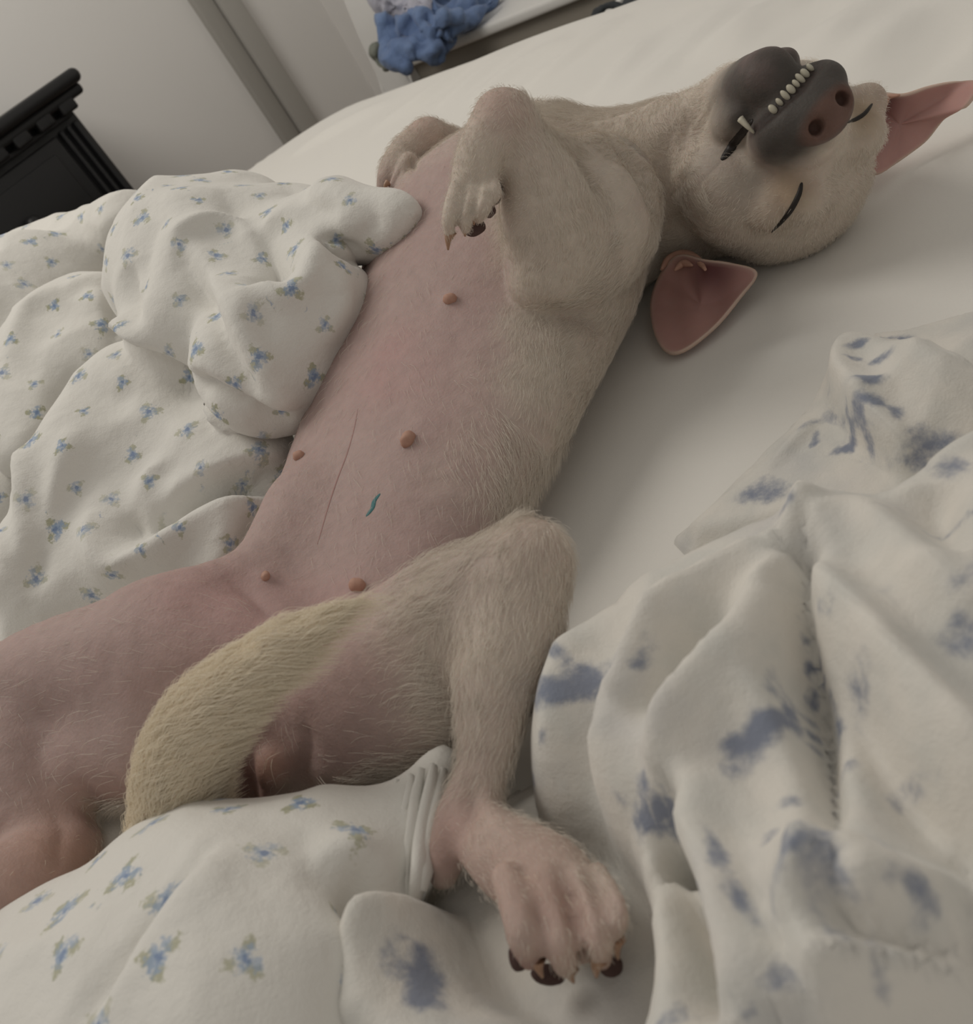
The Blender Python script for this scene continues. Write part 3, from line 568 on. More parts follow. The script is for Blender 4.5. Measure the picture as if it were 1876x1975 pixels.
def coat_colour(V, N):
    n_ = len(V); lc = lambda *c: np.array(c)
    coat = np.tile(lc(.56, .485, .415), (n_, 1)); pink = np.tile(lc(.415, .305, .282), (n_, 1))
    s = V@AX; d = V@SD; z = V[:, 2]
    nv = vnoise(V, 45, 2)-0.5; nv2 = vnoise(V, 120, 6)-0.5
    mid = np.interp(s, [.15, .25, .35, .48, .6], [-.347, -.356, -.362, -.362, -.35])
    wd = np.interp(s, [.10, .2, .3, .42, .50, .60], [.09, .085, .078, .075, .055, .02])
    m = 1-ss(np.where(d > mid, d-mid, (mid-d)*.35)+nv*.03, wd*.6, wd*1.35); m *= ss(z, .02, .05)*(1-ss(s+nv*.03, .50, .60)); m *= ss(N[:, 2], -0.5, 0.2)
    # legs, arms and head keep their coat
    pts = np.array([D(*q) for q in ((1000, 340, .53), (965, 230, .505), (910, 380, .5), (1100, 470, .585), (1200, 440, .61))])
    dm = np.min(np.linalg.norm(V[:, None]-pts[None], axis=2), 1); m *= ss(dm, .03, .045)
    hind = np.maximum(0, 1-ss(s, .12, .24))
    m = np.maximum(m, 0.55*hind*ss(z, .01, .07)*ss(N[:, 2], -0.6, 0.7)*ss(nv, -.6, .3))
    c = coat*(1-m[:, None])+pink*m[:, None]
    def patch(c, q, r, colr, amt):
        w_ = amt*np.exp(-(np.linalg.norm(V-q, axis=1)/r)**2)*(1+1.2*nv); w_ = np.clip(w_, 0, 1)[:, None]; return c*(1-w_)+np.array(colr)*w_
    # mauve and grey mottling of the bare belly
    for x, y, t_, r, cl, a in ((900, 860, .53, .030, (.40, .24, .23), .5), (960, 900, .52, .02, (.40, .22, .2), .5), (760, 700, .54, .03, (.46, .27, .26), .5), (600, 1200, .44, .03, (.45, .25, .24), .6), (400, 1200, .46, .03, (.46, .27, .26), .6),
            (740, 1200, .42, .02, (.46, .26, .25), .5), (850, 1000, .47, .025, (.36, .26, .24), .5), (930, 1110, .39, .02, (.34, .27, .25), .5), (240, 1330, .46, .03, (.34, .25, .23), .5), (480, 1330, .44, .022, (.36, .22, .21), .5), (640, 1300, .44, .02, (.38, .23, .22), .5),
            (525, 1485, .415, .010, (.46, .27, .20), .9), (515, 1550, .42, .014, (.22, .12, .10), .8), (460, 1500, .43, .012, (.24, .13, .12), .6), (610, 1480, .43, .012, (.30, .18, .16), .6),
            (130, 1640, .43, .03, (.47, .31, .26), .8), (60, 1740, .41, .03, (.45, .30, .25), .8), (880, 1590, .335, .018, (.45, .30, .27), .6), (860, 1660, .34, .016, (.44, .29, .26), .6), (990, 1690, .31, .02, (.52, .37, .32), .7), (1080, 1760, .295, .02, (.52, .37, .32), .7),
            (1000, 1830, .292, .012, (.24, .12, .10), .8), (1190, 1850, .292, .01, (.30, .16, .12), .8), (960, 200, .49, .02, (.50, .37, .32), .7), (1045, 580, .55, .014, (.52, .37, .33), .7), (820, 250, .69, .02, (.50, .36, .31), .7), (1000, 1010, .375, .018, (.55, .42, .37), .6)):
        c = patch(c, D(x, y, t_), r, cl, a)
    # tail
    tp = crom(np.array([D(*q) for q in ((345, 1670, .417), (348, 1570, .406), (356, 1480, .396), (395, 1390, .383), (470, 1312, .370), (555, 1250, .360), (630, 1200, .353), (690, 1164, .350))]), 4)
    dall = np.linalg.norm(V[:, None]-tp[None], axis=2); ti = dall.argmin(1); dt = dall.min(1)/np.interp(np.linspace(0, 7, len(tp)), range(8), [.0200, .0205, .0200, .0180, .0140, .0105, .0062, .0025])[ti]; w_ = (1-ss(dt, 1.05, 1.18))[:, None]; c = c*(1-w_)+np.array((.80, .70, .55))*w_
    # head
    L = (V-H0)@HM/HS; r_ = np.linalg.norm(L, axis=1); hd = (r_ < .11) & (s > .38) & (np.abs(L[:, 1]) < .05) & (L[:, 0] > -.03)
    fx = L[:, 0]+nv*.010+nv2*.006
    dark = hd*(.35*ss(fx, .015, .045)+.65*ss(fx, .038, .066)); lowj = (L[:, 2] < -.024) & (L[:, 0] > .0)
    dark = np.where(hd & lowj, (.40*ss(fx, .004, .036)+.60*ss(fx, .026, .056)), dark)
    bridge = hd*ss(L[:, 2]+nv*.006, -.004, .006)*(1-ss(fx, .066, .076)); dark = dark*(1-bridge)
    c = c*(1-dark[:, None])+np.array((.075, .066, .060))*dark[:, None]
    nosep = np.linalg.norm((L-np.array((.080, 0, -.004)))/np.array((.012, .015, .008)), axis=1); w_ = (0.75*hd*(1-ss(nosep, .7, 1.2)))[:, None]; c = c*(1-w_)+np.array((.16, .085, .065))*w_
    for sgn in (-1, 1):                     # tear stains round the eyes
        e = np.linalg.norm((L-np.array((.042, sgn*.020, .008)))/np.array((.014, .010, .012)), axis=1); w_ = (0.75*hd*(1-ss(e, .3, 1.4)))[:, None]; c = c*(1-w_)+np.array((.30, .21, .125))*w_
        e = np.linalg.norm((L-np.array((.033, sgn*.029, .009)))/np.array((.016, .016, .013)), axis=1); w_ = (0.45*hd*(1-ss(e, .4, 1.2)))[:, None]; c = c*(1-w_)+np.array((.34, .25, .18))*w_
    slit = np.full(n_, 9.0)
    for sgn in (-1, 1):
        pth = np.array([(.038, sgn*.0255, -.0265), (.050, sgn*.0235, -.026), (.064, sgn*.019, -.0245), (.074, sgn*.012, -.0225), (.079, 0, -.0215)]); pth = crom(pth, 5)
        slit[hd] = np.minimum(slit[hd], np.min(np.linalg.norm(L[hd][:, None]-pth[None], axis=2), 1))
    w_ = (hd*(1-ss(slit, .0030, .0052)))[:, None]; c = c*(1-w_)+np.array((.035, .025, .022))*w_
    return np.clip(c, 0, 1)
coatc = coat_colour(V, N)
dog_me = npmesh('dog', V, Q); set_attr(dog_me, 'coat', 'FLOAT_COLOR', np.c_[coatc, np.ones(len(V))])
dog = tag(link('dog', dog_me, M['skin']), 'white short-haired dog asleep on its back with pink belly bared', 'dog')

bvh = BVHTree.FromPolygons([tuple(v) for v in V], [tuple(q) for q in Q.tolist()])
def hit(x, y):
    d_ = Vector(nz(ray(x, y))); p_, n_, i_, t_ = bvh.ray_cast(Vector(CC), d_); return (np.array(p_), np.array(n_)) if p_ is not None else (None, None)
def tube_mesh(name, pts, rad, seg=8, flat=1.0, nrm=None):
    pts = np.asarray(pts, float); T_ = np.gradient(pts, axis=0); Vv = []; n_ = len(pts)
    for i in range(n_):
        tt = nz(T_[i]); up = np.array([0, 0, 1.0]) if nrm is None else nrm[i]; s_ = nz(np.cross(tt, up)); u2 = np.cross(s_, tt)
        for j in range(seg):
            a = 2*pi*j/seg; Vv.append(pts[i]+rad[i]*(cos(a)*s_+flat*sin(a)*u2))
    F_ = [[i*seg+j, i*seg+(j+1) % seg, (i+1)*seg+(j+1) % seg, (i+1)*seg+j] for i in range(n_-1) for j in range(seg)]
    me = npmesh(name, Vv, F_); bm = bmesh.new(); bm.from_mesh(me); bm.verts.ensure_lookup_table()
    bm.faces.new([bm.verts[j] for j in range(seg)][::-1]); bm.faces.new([bm.verts[(n_-1)*seg+j] for j in range(seg)]); bmesh.ops.recalc_face_normals(bm, faces=bm.faces[:]); bm.to_mesh(me); bm.free(); return me
def ball(name, c, r, Rm, mt, parent, lump=0.0):
    bm = bmesh.new(); bmesh.ops.create_icosphere(bm, subdivisions=3, radius=1.0); Rm = np.asarray(Rm); r = np.asarray(r)
    for v in bm.verts:
        q = np.array(v.co); k = 1+lump*sin(q[0]*5+q[1]*3)*cos(q[2]*4); v.co = Vector(c+Rm@(q*r*k))
    me = bpy.data.meshes.new(name); bm.to_mesh(me); bm.free()
    for p_ in me.polygons: p_.use_smooth = True
    return link(name, me, mt, parent)
def frame_from(n_, hint):
    n_ = nz(n_); a = nz(np.asarray(hint)-n_*(np.asarray(hint)@n_)); return np.array([a, np.cross(n_, a), n_]).T
NIPS = ((868, 577, 15, 0), (787, 848, 19, -70), (577, 880, 14, 10), (690, 1130, 20, 30), (512, 1112, 12, -80))
for x, y, r_, ang in NIPS:
    p_, n_ = hit(x, y)
    if p_ is None: continue
    t_ = (p_-CC)@fw; R_ = r_*t_/FPX; hint = CR*cos(radians(ang))-CU*sin(radians(ang)); Fm = frame_from(n_, hint)
    ball('nipple', p_+n_*R_*0.05, (R_*.95, R_*0.72, R_*0.85), Fm, M['nipple'], dog, 0.06)
def drape(name, px_, rad, mt, n=8, flat=0.35, lift=0.0):
    q = crom(np.array(px_, float), n); pts = []; nr = []; rr = []
    for i, (x, y) in enumerate(q):
        p_, n_ = hit(x, y)
        if p_ is None: continue
        pts.append(p_+n_*lift); nr.append(n_); a = i/(len(q)-1); rr.append(rad*(0.25+0.75*sin(pi*a)**0.5))
    return link(name, tube_mesh(name, pts, rr, 8, flat, nr), mt, dog)
drape('tattoo_mark', [(733, 952), (722, 966), (718, 980), (706, 996)], 0.0014, M['teal'], 6, 0.25)
drape('belly_scar', [(690, 788), (682, 830), (668, 878), (650, 925), (632, 980), (612, 1050)], 0.0006, M['scar'], 8, 0.35)
drape('lip_line', [(1391, 309), (1404, 293), (1420, 270), (1438, 248), (1452, 232)], 0.0030, M['lid'], 8, 0.5)
drape('closed_eye', [(1546, 352), (1539, 378), (1520, 412), (1488, 448)], 0.0016, M['lid'], 8, 0.8)
drape('closed_eye', [(1682, 200), (1668, 218), (1652, 229), (1634, 236)], 0.0012, M['lid'], 8, 0.8)

# teeth showing between the lips
for i, y in enumerate((-.0105, -.0072, -.0042, -.0014, .0014, .0042, .0072, .0105)):
    x = .0765-abs(y)*.35; ball('incisor', Hd(x-.0008, y, -.0224), np.array([.0014, .0012+.0002*((i*5) % 3-1), .0020+.0007*((i*7) % 3)/2])*HS, HM, M['tooth'], dog)
for s in (1,):
    q = crom(np.array([Hd(.061, s*.0185, -.0300), Hd(.0625, s*.0192, -.0255), Hd(.0615, s*.0190, -.0215)]), 4); link('canine', tube_mesh('canine', q, np.linspace(.0016, .0005, len(q))*HS, 8), M['tooth'], dog)

# ears
def ear(name, outline, centre, cup, thick, inner, label):
    q = crom(np.array(outline+[outline[0]], float), 6)[:-1]; W3 = np.array([P(x, y, z) for x, y, z in q]); c = P(*centre)
    nr_ = 14; Vv = [c]; nn = len(W3); nrm = nz(np.cross(W3[nn//4]-c, W3[nn//2]-c)); nrm = nrm if nrm@(CC-c) > 0 else -nrm; prof = [0.0]
    for k in range(1, nr_+1):
        a = k/nr_
        for w_ in W3: Vv.append(c+(w_-c)*a); prof.append(a)
    Vv = np.array(Vv); prof = np.array(prof); Vv -= nrm*(cup*(1-prof**2))[:, None]
    Vv += nrm*(0.0014*np.sin(Vv@CR*260)*(1-prof)*prof*3)[:, None]
    F_ = []
    for j in range(nn): F_.append([0, 1+j, 1+(j+1) % nn, 1+(j+1) % nn])
    tri = [[0, 1+j, 1+(j+1) % nn] for j in range(nn)]; quad = [[1+(k-1)*nn+j, 1+k*nn+j, 1+k*nn+(j+1) % nn, 1+(k-1)*nn+(j+1) % nn] for k in range(1, nr_) for j in range(nn)]
    bm = bmesh.new(); lay = bm.verts.layers.float_color.new('coat'); bv = [bm.verts.new(v) for v in Vv]
    deep = np.array(P(*inner))
    for v, a in zip(bv, prof):
        e = np.exp(-(np.linalg.norm(np.array(v.co)-deep)/0.019)**2); rim = ss(np.array([a]), .90, 1.0)[0]
        cc = np.array((.50, .30, .27))*(1-e)+np.array((.10, .035, .04))*e; cc = cc*(1-rim)+np.array((.60, .48, .40))*rim; v[lay] = (*cc, 1)
    for t_ in tri+quad: bm.faces.new([bv[i] for i in t_])
    bmesh.ops.recalc_face_normals(bm, faces=bm.faces[:]); bm.normal_update()
    if sum((f.normal.dot(Vector(nrm)) for f in bm.faces)) < 0: bmesh.ops.reverse_faces(bm, faces=bm.faces[:])
    me = bpy.data.meshes.new(name); bm.to_mesh(me); bm.free()
    for p_ in me.polygons: p_.use_smooth = True
    o = link(name, me, M['ear'], dog); sm = o.modifiers.new('soften', 'SMOOTH'); sm.iterations = 6; sm.factor = 0.5; md = o.modifiers.new('thickness', 'SOLIDIFY'); md.thickness = thick; md.offset = -1
    o['label'] = label; return o
ear('ear', [(1272, 520, .030), (1305, 488, .036), (1355, 498, .036), (1410, 505, .030), (1462, 522, .022), (1430, 568, .014), (1375, 632, .010), (1325, 672, .008), (1288, 682, .008), (1262, 655, .010), (1250, 600, .014), (1255, 560, .020)], (1340, 580, .018), .006, .0022, (1370, 520, .03), 'pink-lined ear lying open on the sheet below the cheek')
ear('ear', [(1635, 195, .056), (1662, 180, .054), (1700, 180, .052), (1745, 183, .046), (1800, 165, .040), (1870, 152, .034), (1893, 160, .032), (1865, 205, .026), (1820, 232, .020), (1785, 275, .012), (1735, 310, .010), (1695, 338, .012), (1648, 325, .022), (1632, 270, .036), (1625, 225, .048)], (1735, 238, .030), .006, .0022, (1690, 215, .045), 'pink-lined ear pointing away behind the crown')
for pth, r_ in (([(1275, 520), (1290, 500), (1318, 492), (1345, 502), (1360, 520)], .0036), ([(1300, 522), (1318, 508), (1335, 512)], .0026)):
    q = crom(np.array([P(x, y, .032) for x, y in pth]), 5); link('ear_fold', tube_mesh('ear_fold', q, r_*np.sin(np.linspace(.25, pi-.25, len(q)))), M['nipple'], dog)
q = crom(np.array([P(x, y, .050) for x, y in ((1662, 182), (1685, 190), (1700, 205), (1712, 188), (1735, 184))]), 5); link('ear_fold', tube_mesh('ear_fold', q, .0024*np.sin(np.linspace(.25, pi-.25, len(q)))), M['nipple'], dog)

# claws and pads
def claw(x0, y0, t0, x1, y1, t1, r_):
    a, b = D(x0, y0, t0), D(x1, y1, t1); m_ = (a+b)/2+np.array([0, 0, .0012]); q = crom(np.array([a, m_, b]), 4); link('claw', tube_mesh('claw', q, np.linspace(r_, r_*0.15, len(q)), 8), M['claw'], dog)
claw(869, 446, .488, 864, 482, .494, .0034); claw(896, 432, .488, 897, 456, .492, .0030); claw(920, 412, .488, 914, 434, .492, .0028); claw(748, 352, .668, 742, 368, .668, .0026)
claw(1036, 1850, .288, 1046, 1885, .290, .0030); claw(1098, 1868, .289, 1106, 1895, .292, .0030); claw(1156, 1845, .286, 1150, 1885, .289, .0034); claw(1190, 1810, .287, 1192, 1850, .290, .0028)
def pad(x, y, t_, rx, ry, ang=0.0):
    c = D(x, y, t_); ca, sa = cos(ang), sin(ang); Rm = np.array([CR*ca-CU*sa, CR*sa+CU*ca, -fw]).T; k = t_/FPX; ball('paw_pad', c, (rx*k, ry*k, min(rx, ry)*k*0.8), Rm, M['pad'], dog, 0.05)
pad(940, 402, .494, 15, 19, -.5); pad(916, 440, .502, 22, 15, -.4); pad(958, 372, .502, 10, 24, .1); pad(1003, 1838, .299, 22, 36, .1); pad(1058, 1880, .303, 34, 20, 0.1); pad(1178, 1862, .300, 24, 22, 0)

# fur: short strands following the coat
def make_fur():
    s = V@AX; d = V@SD; z = V[:, 2]; n_ = len(V)
    fp = np.array([q[0] for q in flow]); kd = kdtree.KDTree(len(fp))
    for i, q in enumerate(fp): kd.insert(Vector(q), i)
    kd.balance()
    view = CC-V; vis = (N*view).sum(1) > -0.15*np.linalg.norm(view, axis=1)
    white = np.clip((coatc[:, 1]-.31)/(.48-.31), 0.04, 1)
    den = white**1.3*vis*(z > -.002)*(coatc[:, 1] > .2); L = (V-H0)@HM/HS
    den = np.where((L[:, 0] > .046) & (np.linalg.norm(L, axis=1) < .11), den*.12, den)
    Ecount = 115000
    pick = rng.choice(n_, Ecount, p=den/den.sum()); p = V[pick]+rng.normal(0, .0008, (Ecount, 3)); nn = N[pick]
    dirs = np.zeros((Ecount, 3)); ln = np.zeros(Ecount)
    for i in range(Ecount):
        _, j, _ = kd.find(Vector(p[i])); q = flow[j]
        if q[1] is None: dv = -AX*0.9+SD*0.55*np.sign(d[pick[i]]+.36)-np.array([0, 0, .25])
        else: dv = q[1]
        dirs[i] = dv; ln[i] = q[2]
    wob = np.stack([vnoise(p, 95, 11+k)-0.5 for k in range(3)], 1)
    dirs = dirs+(wob*0.9+rng.normal(0, .16, (Ecount, 3)))*np.where(ln == .015, .35, 1.0)[:, None]; dirs -= nn*(dirs*nn).sum(1)[:, None]; dirs /= np.maximum(np.linalg.norm(dirs, axis=1), 1e-6)[:, None]
    ln = ln*(0.6+0.7*rng.random(Ecount)); lift = 0.14+0.16*rng.random(Ecount)
    drop = np.array([0, 0, -1.0])[None]*(ln > .011)[:, None]*0.4
    P0 = p-nn*.0004; P1 = p+(dirs+nn*lift[:, None])*(ln*.5)[:, None]; P2 = p+(dirs+nn*(lift*.5)[:, None]+drop)*ln[:, None]
    tl = coatc[pick]; istail = (tl[:, 0]-tl[:, 2] > .185)
    for nm, m_, mt, rad in (('coat_fur', ~istail, M['fur'], .000060), ('tail_fur', istail, M['tailfur'], .00008)):
        pos = np.stack([P0[m_], P1[m_], P2[m_]], 1); k = len(pos); hc = bpy.data.hair_curves.new(nm); hc.add_curves([3]*k)
        hc.points.foreach_set('position', pos.astype(np.float32).ravel())
        ra = hc.attributes.get('radius') or hc.attributes.new('radius', 'FLOAT', 'POINT'); ra.data.foreach_set('value', np.tile(np.array([1, .8, .25], np.float32)*rad, k))
        o = bpy.data.objects.new(nm, hc); col.objects.link(o); hc.materials.append(mt); o.parent = dog; o['kind'] = 'stuff'
make_fur()

# ------------------------------------------------------------------ floral comforter
def floral_field():
    f = Field((-1.05, 0.12, -0.004), (0.13, 1.42, 0.29), 0.0035)
    def group(blobs, kin, kout, chains=(), subs=()):
        g = Field.__new__(Field); g.h = f.h; g.lo = f.lo; g.n = f.n; g.F = np.full(f.n, 0.5, np.float32)
        for x, y, t_, r_ in blobs:
            c, r = blob(x, y, t_, r_); g.ell(c, (r, r, r), None, kin)
        for ch in chains:
            k = ch[0]; rows = ch[1:]; g.chain([D(x, y, t_) for x, y, t_, r_ in rows], [r_*t_/FPX for x, y, t_, r_ in rows], k, n=4 if len(rows) > 2 else 0)
        for ch in subs:
            k = ch[0]; rows = ch[1:]; g.chain([D(x, y, t_) for x, y, t_, r_ in rows], [r_*t_/FPX for x, y, t_, r_ in rows], k, True, n=4 if len(rows) > 2 else 0)
        f.F = smin(f.F, g.F, kout)
    # A: big upper lobe with the pointed flap on the chest
    group([(430, 530, 0.723, 170), (570, 575, 0.653, 112), (510, 690, 0.613, 100), (390, 620, 0.678, 115), (330, 480, 0.768, 115), (470, 440, 0.788, 105), (600, 450, 0.723, 88), (635, 600, 0.613, 58), (555, 735, 0.590, 56), (470, 740, 0.598, 55), (310, 560, 0.733, 88), (560, 650, 0.618, 84), (350, 660, 0.668, 60)], 0.045, 0.003,
          chains=[(0.016, (540, 450, 0.678, 50), (640, 428, 0.643, 64), (720, 422, 0.618, 50), (775, 410, 0.603, 26), (793, 405, 0.598, 10)), (0.014, (590, 400, 0.678, 30), (680, 378, 0.648, 20), (760, 394, 0.613, 16))])
    # B: left lobes
    group([(130, 660, .84, 112), (200, 610, .83, 85), (70, 750, .81, 95), (190, 700, .79, 75), (90, 570, .94, 110), (0, 640, .92, 135), (-90, 700, .9, 140), (60, 840, .77, 80), (-230, 680, 1.02, 150), (-260, 820, .92, 150), (-200, 560, 1.12, 90)], 0.04, 0.003,
          chains=[(0.03, (-40, 545, 1.05, 62), (50, 500, 1.02, 58), (110, 475, 1.0, 58), (190, 465, .97, 64), (250, 440, .94, 64))])
    # C: middle lobe tucked under A, with the deep pocket beside the dog
    group([(330, 815, 0.697, 128), (240, 865, 0.697, 118), (430, 850, 0.657, 98), (165, 960, 0.677, 104), (130, 1080, 0.657, 98), (90, 1180, 0.642, 82), (480, 890, 0.637, 66), (300, 760, 0.712, 84), (270, 1130, 0.637, 76), (390, 1100, 0.617, 72), (470, 1020, 0.612, 60), (330, 1020, 0.652, 80)], 0.045, 0.003)
    # D: far left folds
    group([(10, 960, .80, 85), (-60, 1000, .8, 120), (20, 1120, .74, 60), (-40, 1200, .70, 90), (-200, 1060, .80, 150), (-170, 1230, .70, 120), (-330, 1080, .82, 150)], 0.03, 0.003)
    # E: foreground swell over the tail root and foot
    group([(-40, 1940, .405, 120), (110, 1860, .395, 118), (290, 1765, .385, 128), (450, 1725, .378, 128), (590, 1705, .372, 112), (690, 1640, .372, 80), (230, 1640, .468, 70), (150, 1620, .49, 70), (300, 1920, .345, 190), (520, 1880, .335, 190), (640, 1820, .335, 120), (60, 2060, .36, 200), (450, 2080, .30, 220), (200, 2080, .33, 200)], 0.04, 0.003,
          chains=[(0.02, (680, 1620, .372, 50), (760, 1550, .374, 42), (850, 1480, .378, 34)), (0.02, (730, 1660, .36, 50), (790, 1600, .362, 40), (840, 1560, .365, 30))])
    f.undercut(0.7); V_, Q_ = f.mesh(2); keep = ~np.all(V_[Q_][:, :, 2] < 0.0005, axis=1); Q_ = Q_[keep]
    us, inv = np.unique(Q_, return_inverse=True); return V_[us], inv.reshape(Q_.shape)
def place_flowers(V_, N_, spacing, seed):
    r_ = np.random.default_rng(seed); order = r_.permutation(len(V_))[:60000]; cell = spacing; grid = {}; cent = []
    for i in order:
        p_ = V_[i]; key = tuple(np.floor(p_/cell).astype(int)); ok = True
        for dx in (-1, 0, 1):
            for dy in (-1, 0, 1):
                for dz in (-1, 0, 1):
                    for q in grid.get((key[0]+dx, key[1]+dy, key[2]+dz), ()):
                        if ((V_[q]-p_)**2).sum() < spacing**2: ok = False
        if ok: grid.setdefault(key, []).append(i); cent.append(i)
    kd = kdtree.KDTree(len(cent))
    for j, i in enumerate(cent): kd.insert(Vector(V_[i]), j)
    kd.balance(); uv = np.zeros((len(V_), 3)); mk = np.zeros(len(V_)); rn = np.zeros(len(V_)); C_ = np.array(cent); an = r_.random(len(cent))*2*pi; rr = r_.random(len(cent))
    near = np.array([kd.find(Vector(v))[1] for v in V_]); o = V_-V_[C_[near]]; nn = N_[C_[near]]
    hint = np.stack([np.cos(an[near]), np.sin(an[near]), 0*an[near]+.3], 1); a = hint-nn*(hint*nn).sum(1)[:, None]; a /= np.maximum(np.linalg.norm(a, axis=1), 1e-6)[:, None]; b = np.cross(nn, a)
    sc_ = (1/(.75+.5*r_.random(len(cent))))[near]; uv[:, 0] = (o*a).sum(1)*sc_; uv[:, 1] = (o*b).sum(1)*sc_; mk = (np.linalg.norm(o, axis=1) < spacing*0.46).astype(float); return uv, mk, rr[near]
FV, FQ = floral_field(); FN = normals(FV, FQ)
FV = FV+FN*((ridged(FV, 9, 4)-.4)*.010+(ridged(FV, 22, 9)-.4)*.0035+(vnoise(FV, 50, 9)-.5)*.002)[:, None]; FN = normals(FV, FQ)
bvhF = BVHTree.FromPolygons([tuple(v) for v in FV], [tuple(q) for q in FQ.tolist()])
for px_, A, wl, wr in (([(345, 480), (372, 525), (400, 580), (430, 650), (470, 720), (500, 768)], -.011, .007, .014), ([(365, 470), (400, 540), (440, 620), (500, 720)], .008, .010, .016), ([(335, 500), (350, 455), (400, 432), (460, 440), (490, 470)], .008, .010, .008),
        ([(500, 450), (512, 500), (535, 530)], -.024, .012, .014), ([(560, 400), (515, 440), (500, 500), (535, 560), (580, 552), (605, 500), (600, 450)], .009, .009, .009), ([(610, 470), (650, 480), (700, 490)], -.008, .006, .010), ([(470, 560), (478, 640), (520, 720), (565, 785)], .008, .008, .014), ([(500, 620), (505, 690), (545, 760)], -.006, .006, .008),
        ([(640, 520), (660, 580), (620, 660)], .006, .010, .012), ([(300, 420), (270, 500), (260, 580)], -.006, .010, .014), ([(560, 360), (600, 400), (650, 400)], -.006, .008, .010), ([(430, 360), (450, 400), (440, 430)], -.005, .012, .012), ([(700, 385), (720, 430), (690, 470)], -.005, .008, .010),
        ([(322, 995), (390, 960), (460, 932), (540, 925)], -.034, .008, .006), ([(330, 965), (400, 930), (470, 900), (545, 880)], .010, .012, .008), ([(180, 990), (190, 1055), (230, 1085), (300, 1065), (400, 1005), (490, 950)], .014, .014, .012), ([(235, 985), (262, 1040), (310, 1020), (350, 985)], -.020, .012, .012), ([(220, 600), (240, 655), (320, 705), (420, 755), (510, 800), (575, 800)], -.012, .004, .014), ([(340, 880), (295, 930), (262, 990)], .008, .010, .010),
        ([(445, 960), (450, 1010), (430, 1080), (380, 1120)], .009, .008, .012), ([(478, 985), (482, 1025), (460, 1075)], -.009, .008, .008), ([(180, 560), (205, 612), (260, 660), (295, 692)], .010, .010, .012), ([(240, 500), (235, 570), (262, 640)], -.010, .010, .010), ([(150, 830), (120, 920), (90, 1040)], .008, .010, .014),
        ([(40, 850), (58, 960), (50, 1100)], .009, .010, .010), ([(78, 900), (85, 970), (60, 1150)], -.010, .008, .008), ([(20, 1000), (18, 1080), (0, 1180)], .008, .008, .008), ([(300, 760), (380, 800), (430, 860)], -.005, .012, .014), ([(120, 560), (60, 600), (20, 700)], .008, .012, .014), ([(120, 720), (200, 760), (260, 760)], -.006, .012, .014),
        ([(405, 1622), (330, 1720), (250, 1840), (160, 1965)], -.007, .003, .003), ([(425, 1640), (350, 1740), (275, 1850), (200, 1960)], .004, .010, .006), ([(660, 1690), (715, 1730), (752, 1790)], -.012, .012, .010), ([(600, 1640), (690, 1650), (745, 1720)], .007, .010, .008), ([(560, 1600), (620, 1650), (640, 1720)], -.004, .010, .012)):
    FV = crease(FV, FN, bvhF, px_, A*1.45, wl, wr)
FE = np.vstack([FQ[:, [0, 1]], FQ[:, [1, 2]], FQ[:, [2, 3]], FQ[:, [3, 0]]]); FE = np.vstack([FE, FE[:, ::-1]]); fdeg = np.maximum(np.bincount(FE[:, 0], minlength=len(FV)), 1)
for it in range(2): FV = 0.5*FV+0.5*np.stack([np.bincount(FE[:, 0], FV[FE[:, 1], i], len(FV))/fdeg for i in range(3)], 1)
FV[:, 2] = np.maximum(FV[:, 2], .001); FN = normals(FV, FQ)
uv, mk, rn = place_flowers(FV, FN, 0.0275, 5)
fme = npmesh('floral_comforter', FV, FQ); set_attr(fme, 'flower', 'FLOAT_VECTOR', uv); set_attr(fme, 'fmask', 'FLOAT', mk); set_attr(fme, 'frand', 'FLOAT', rn)
comf = tag(link('floral_comforter', fme, M['floral']), 'rumpled off-white comforter with small blue flowers heaped round the dog', 'comforter')

for pth, r_ in (([(795, 1490, .366), (779, 1600, .354), (771, 1745, .341)], .0020), ([(812, 1484, .365), (795, 1600, .352), (786, 1745, .338)], .0024), ([(836, 1478, .366), (822, 1570, .354), (806, 1680, .340), (800, 1750, .336)], .0028), ([(858, 1476, .367), (842, 1560, .357), (824, 1660, .343), (815, 1720, .337)], .0026), ([(768, 1500, .370), (750, 1600, .359), (744, 1720, .345)], .0018)):
    q = crom(np.array([D(*v) for v in pth]), 10); a = np.linspace(0, 1, len(q)); q = q+np.array([.0012, .0004, .0008])*(np.sin(a*11+r_*9000))[:, None]
    link('gathered_hem', tube_mesh('gathered_hem', q, r_*(.25+.75*np.sin(np.clip(a, .04, .97)*pi)**.5), 10, 1.6), M['floral'], comf)

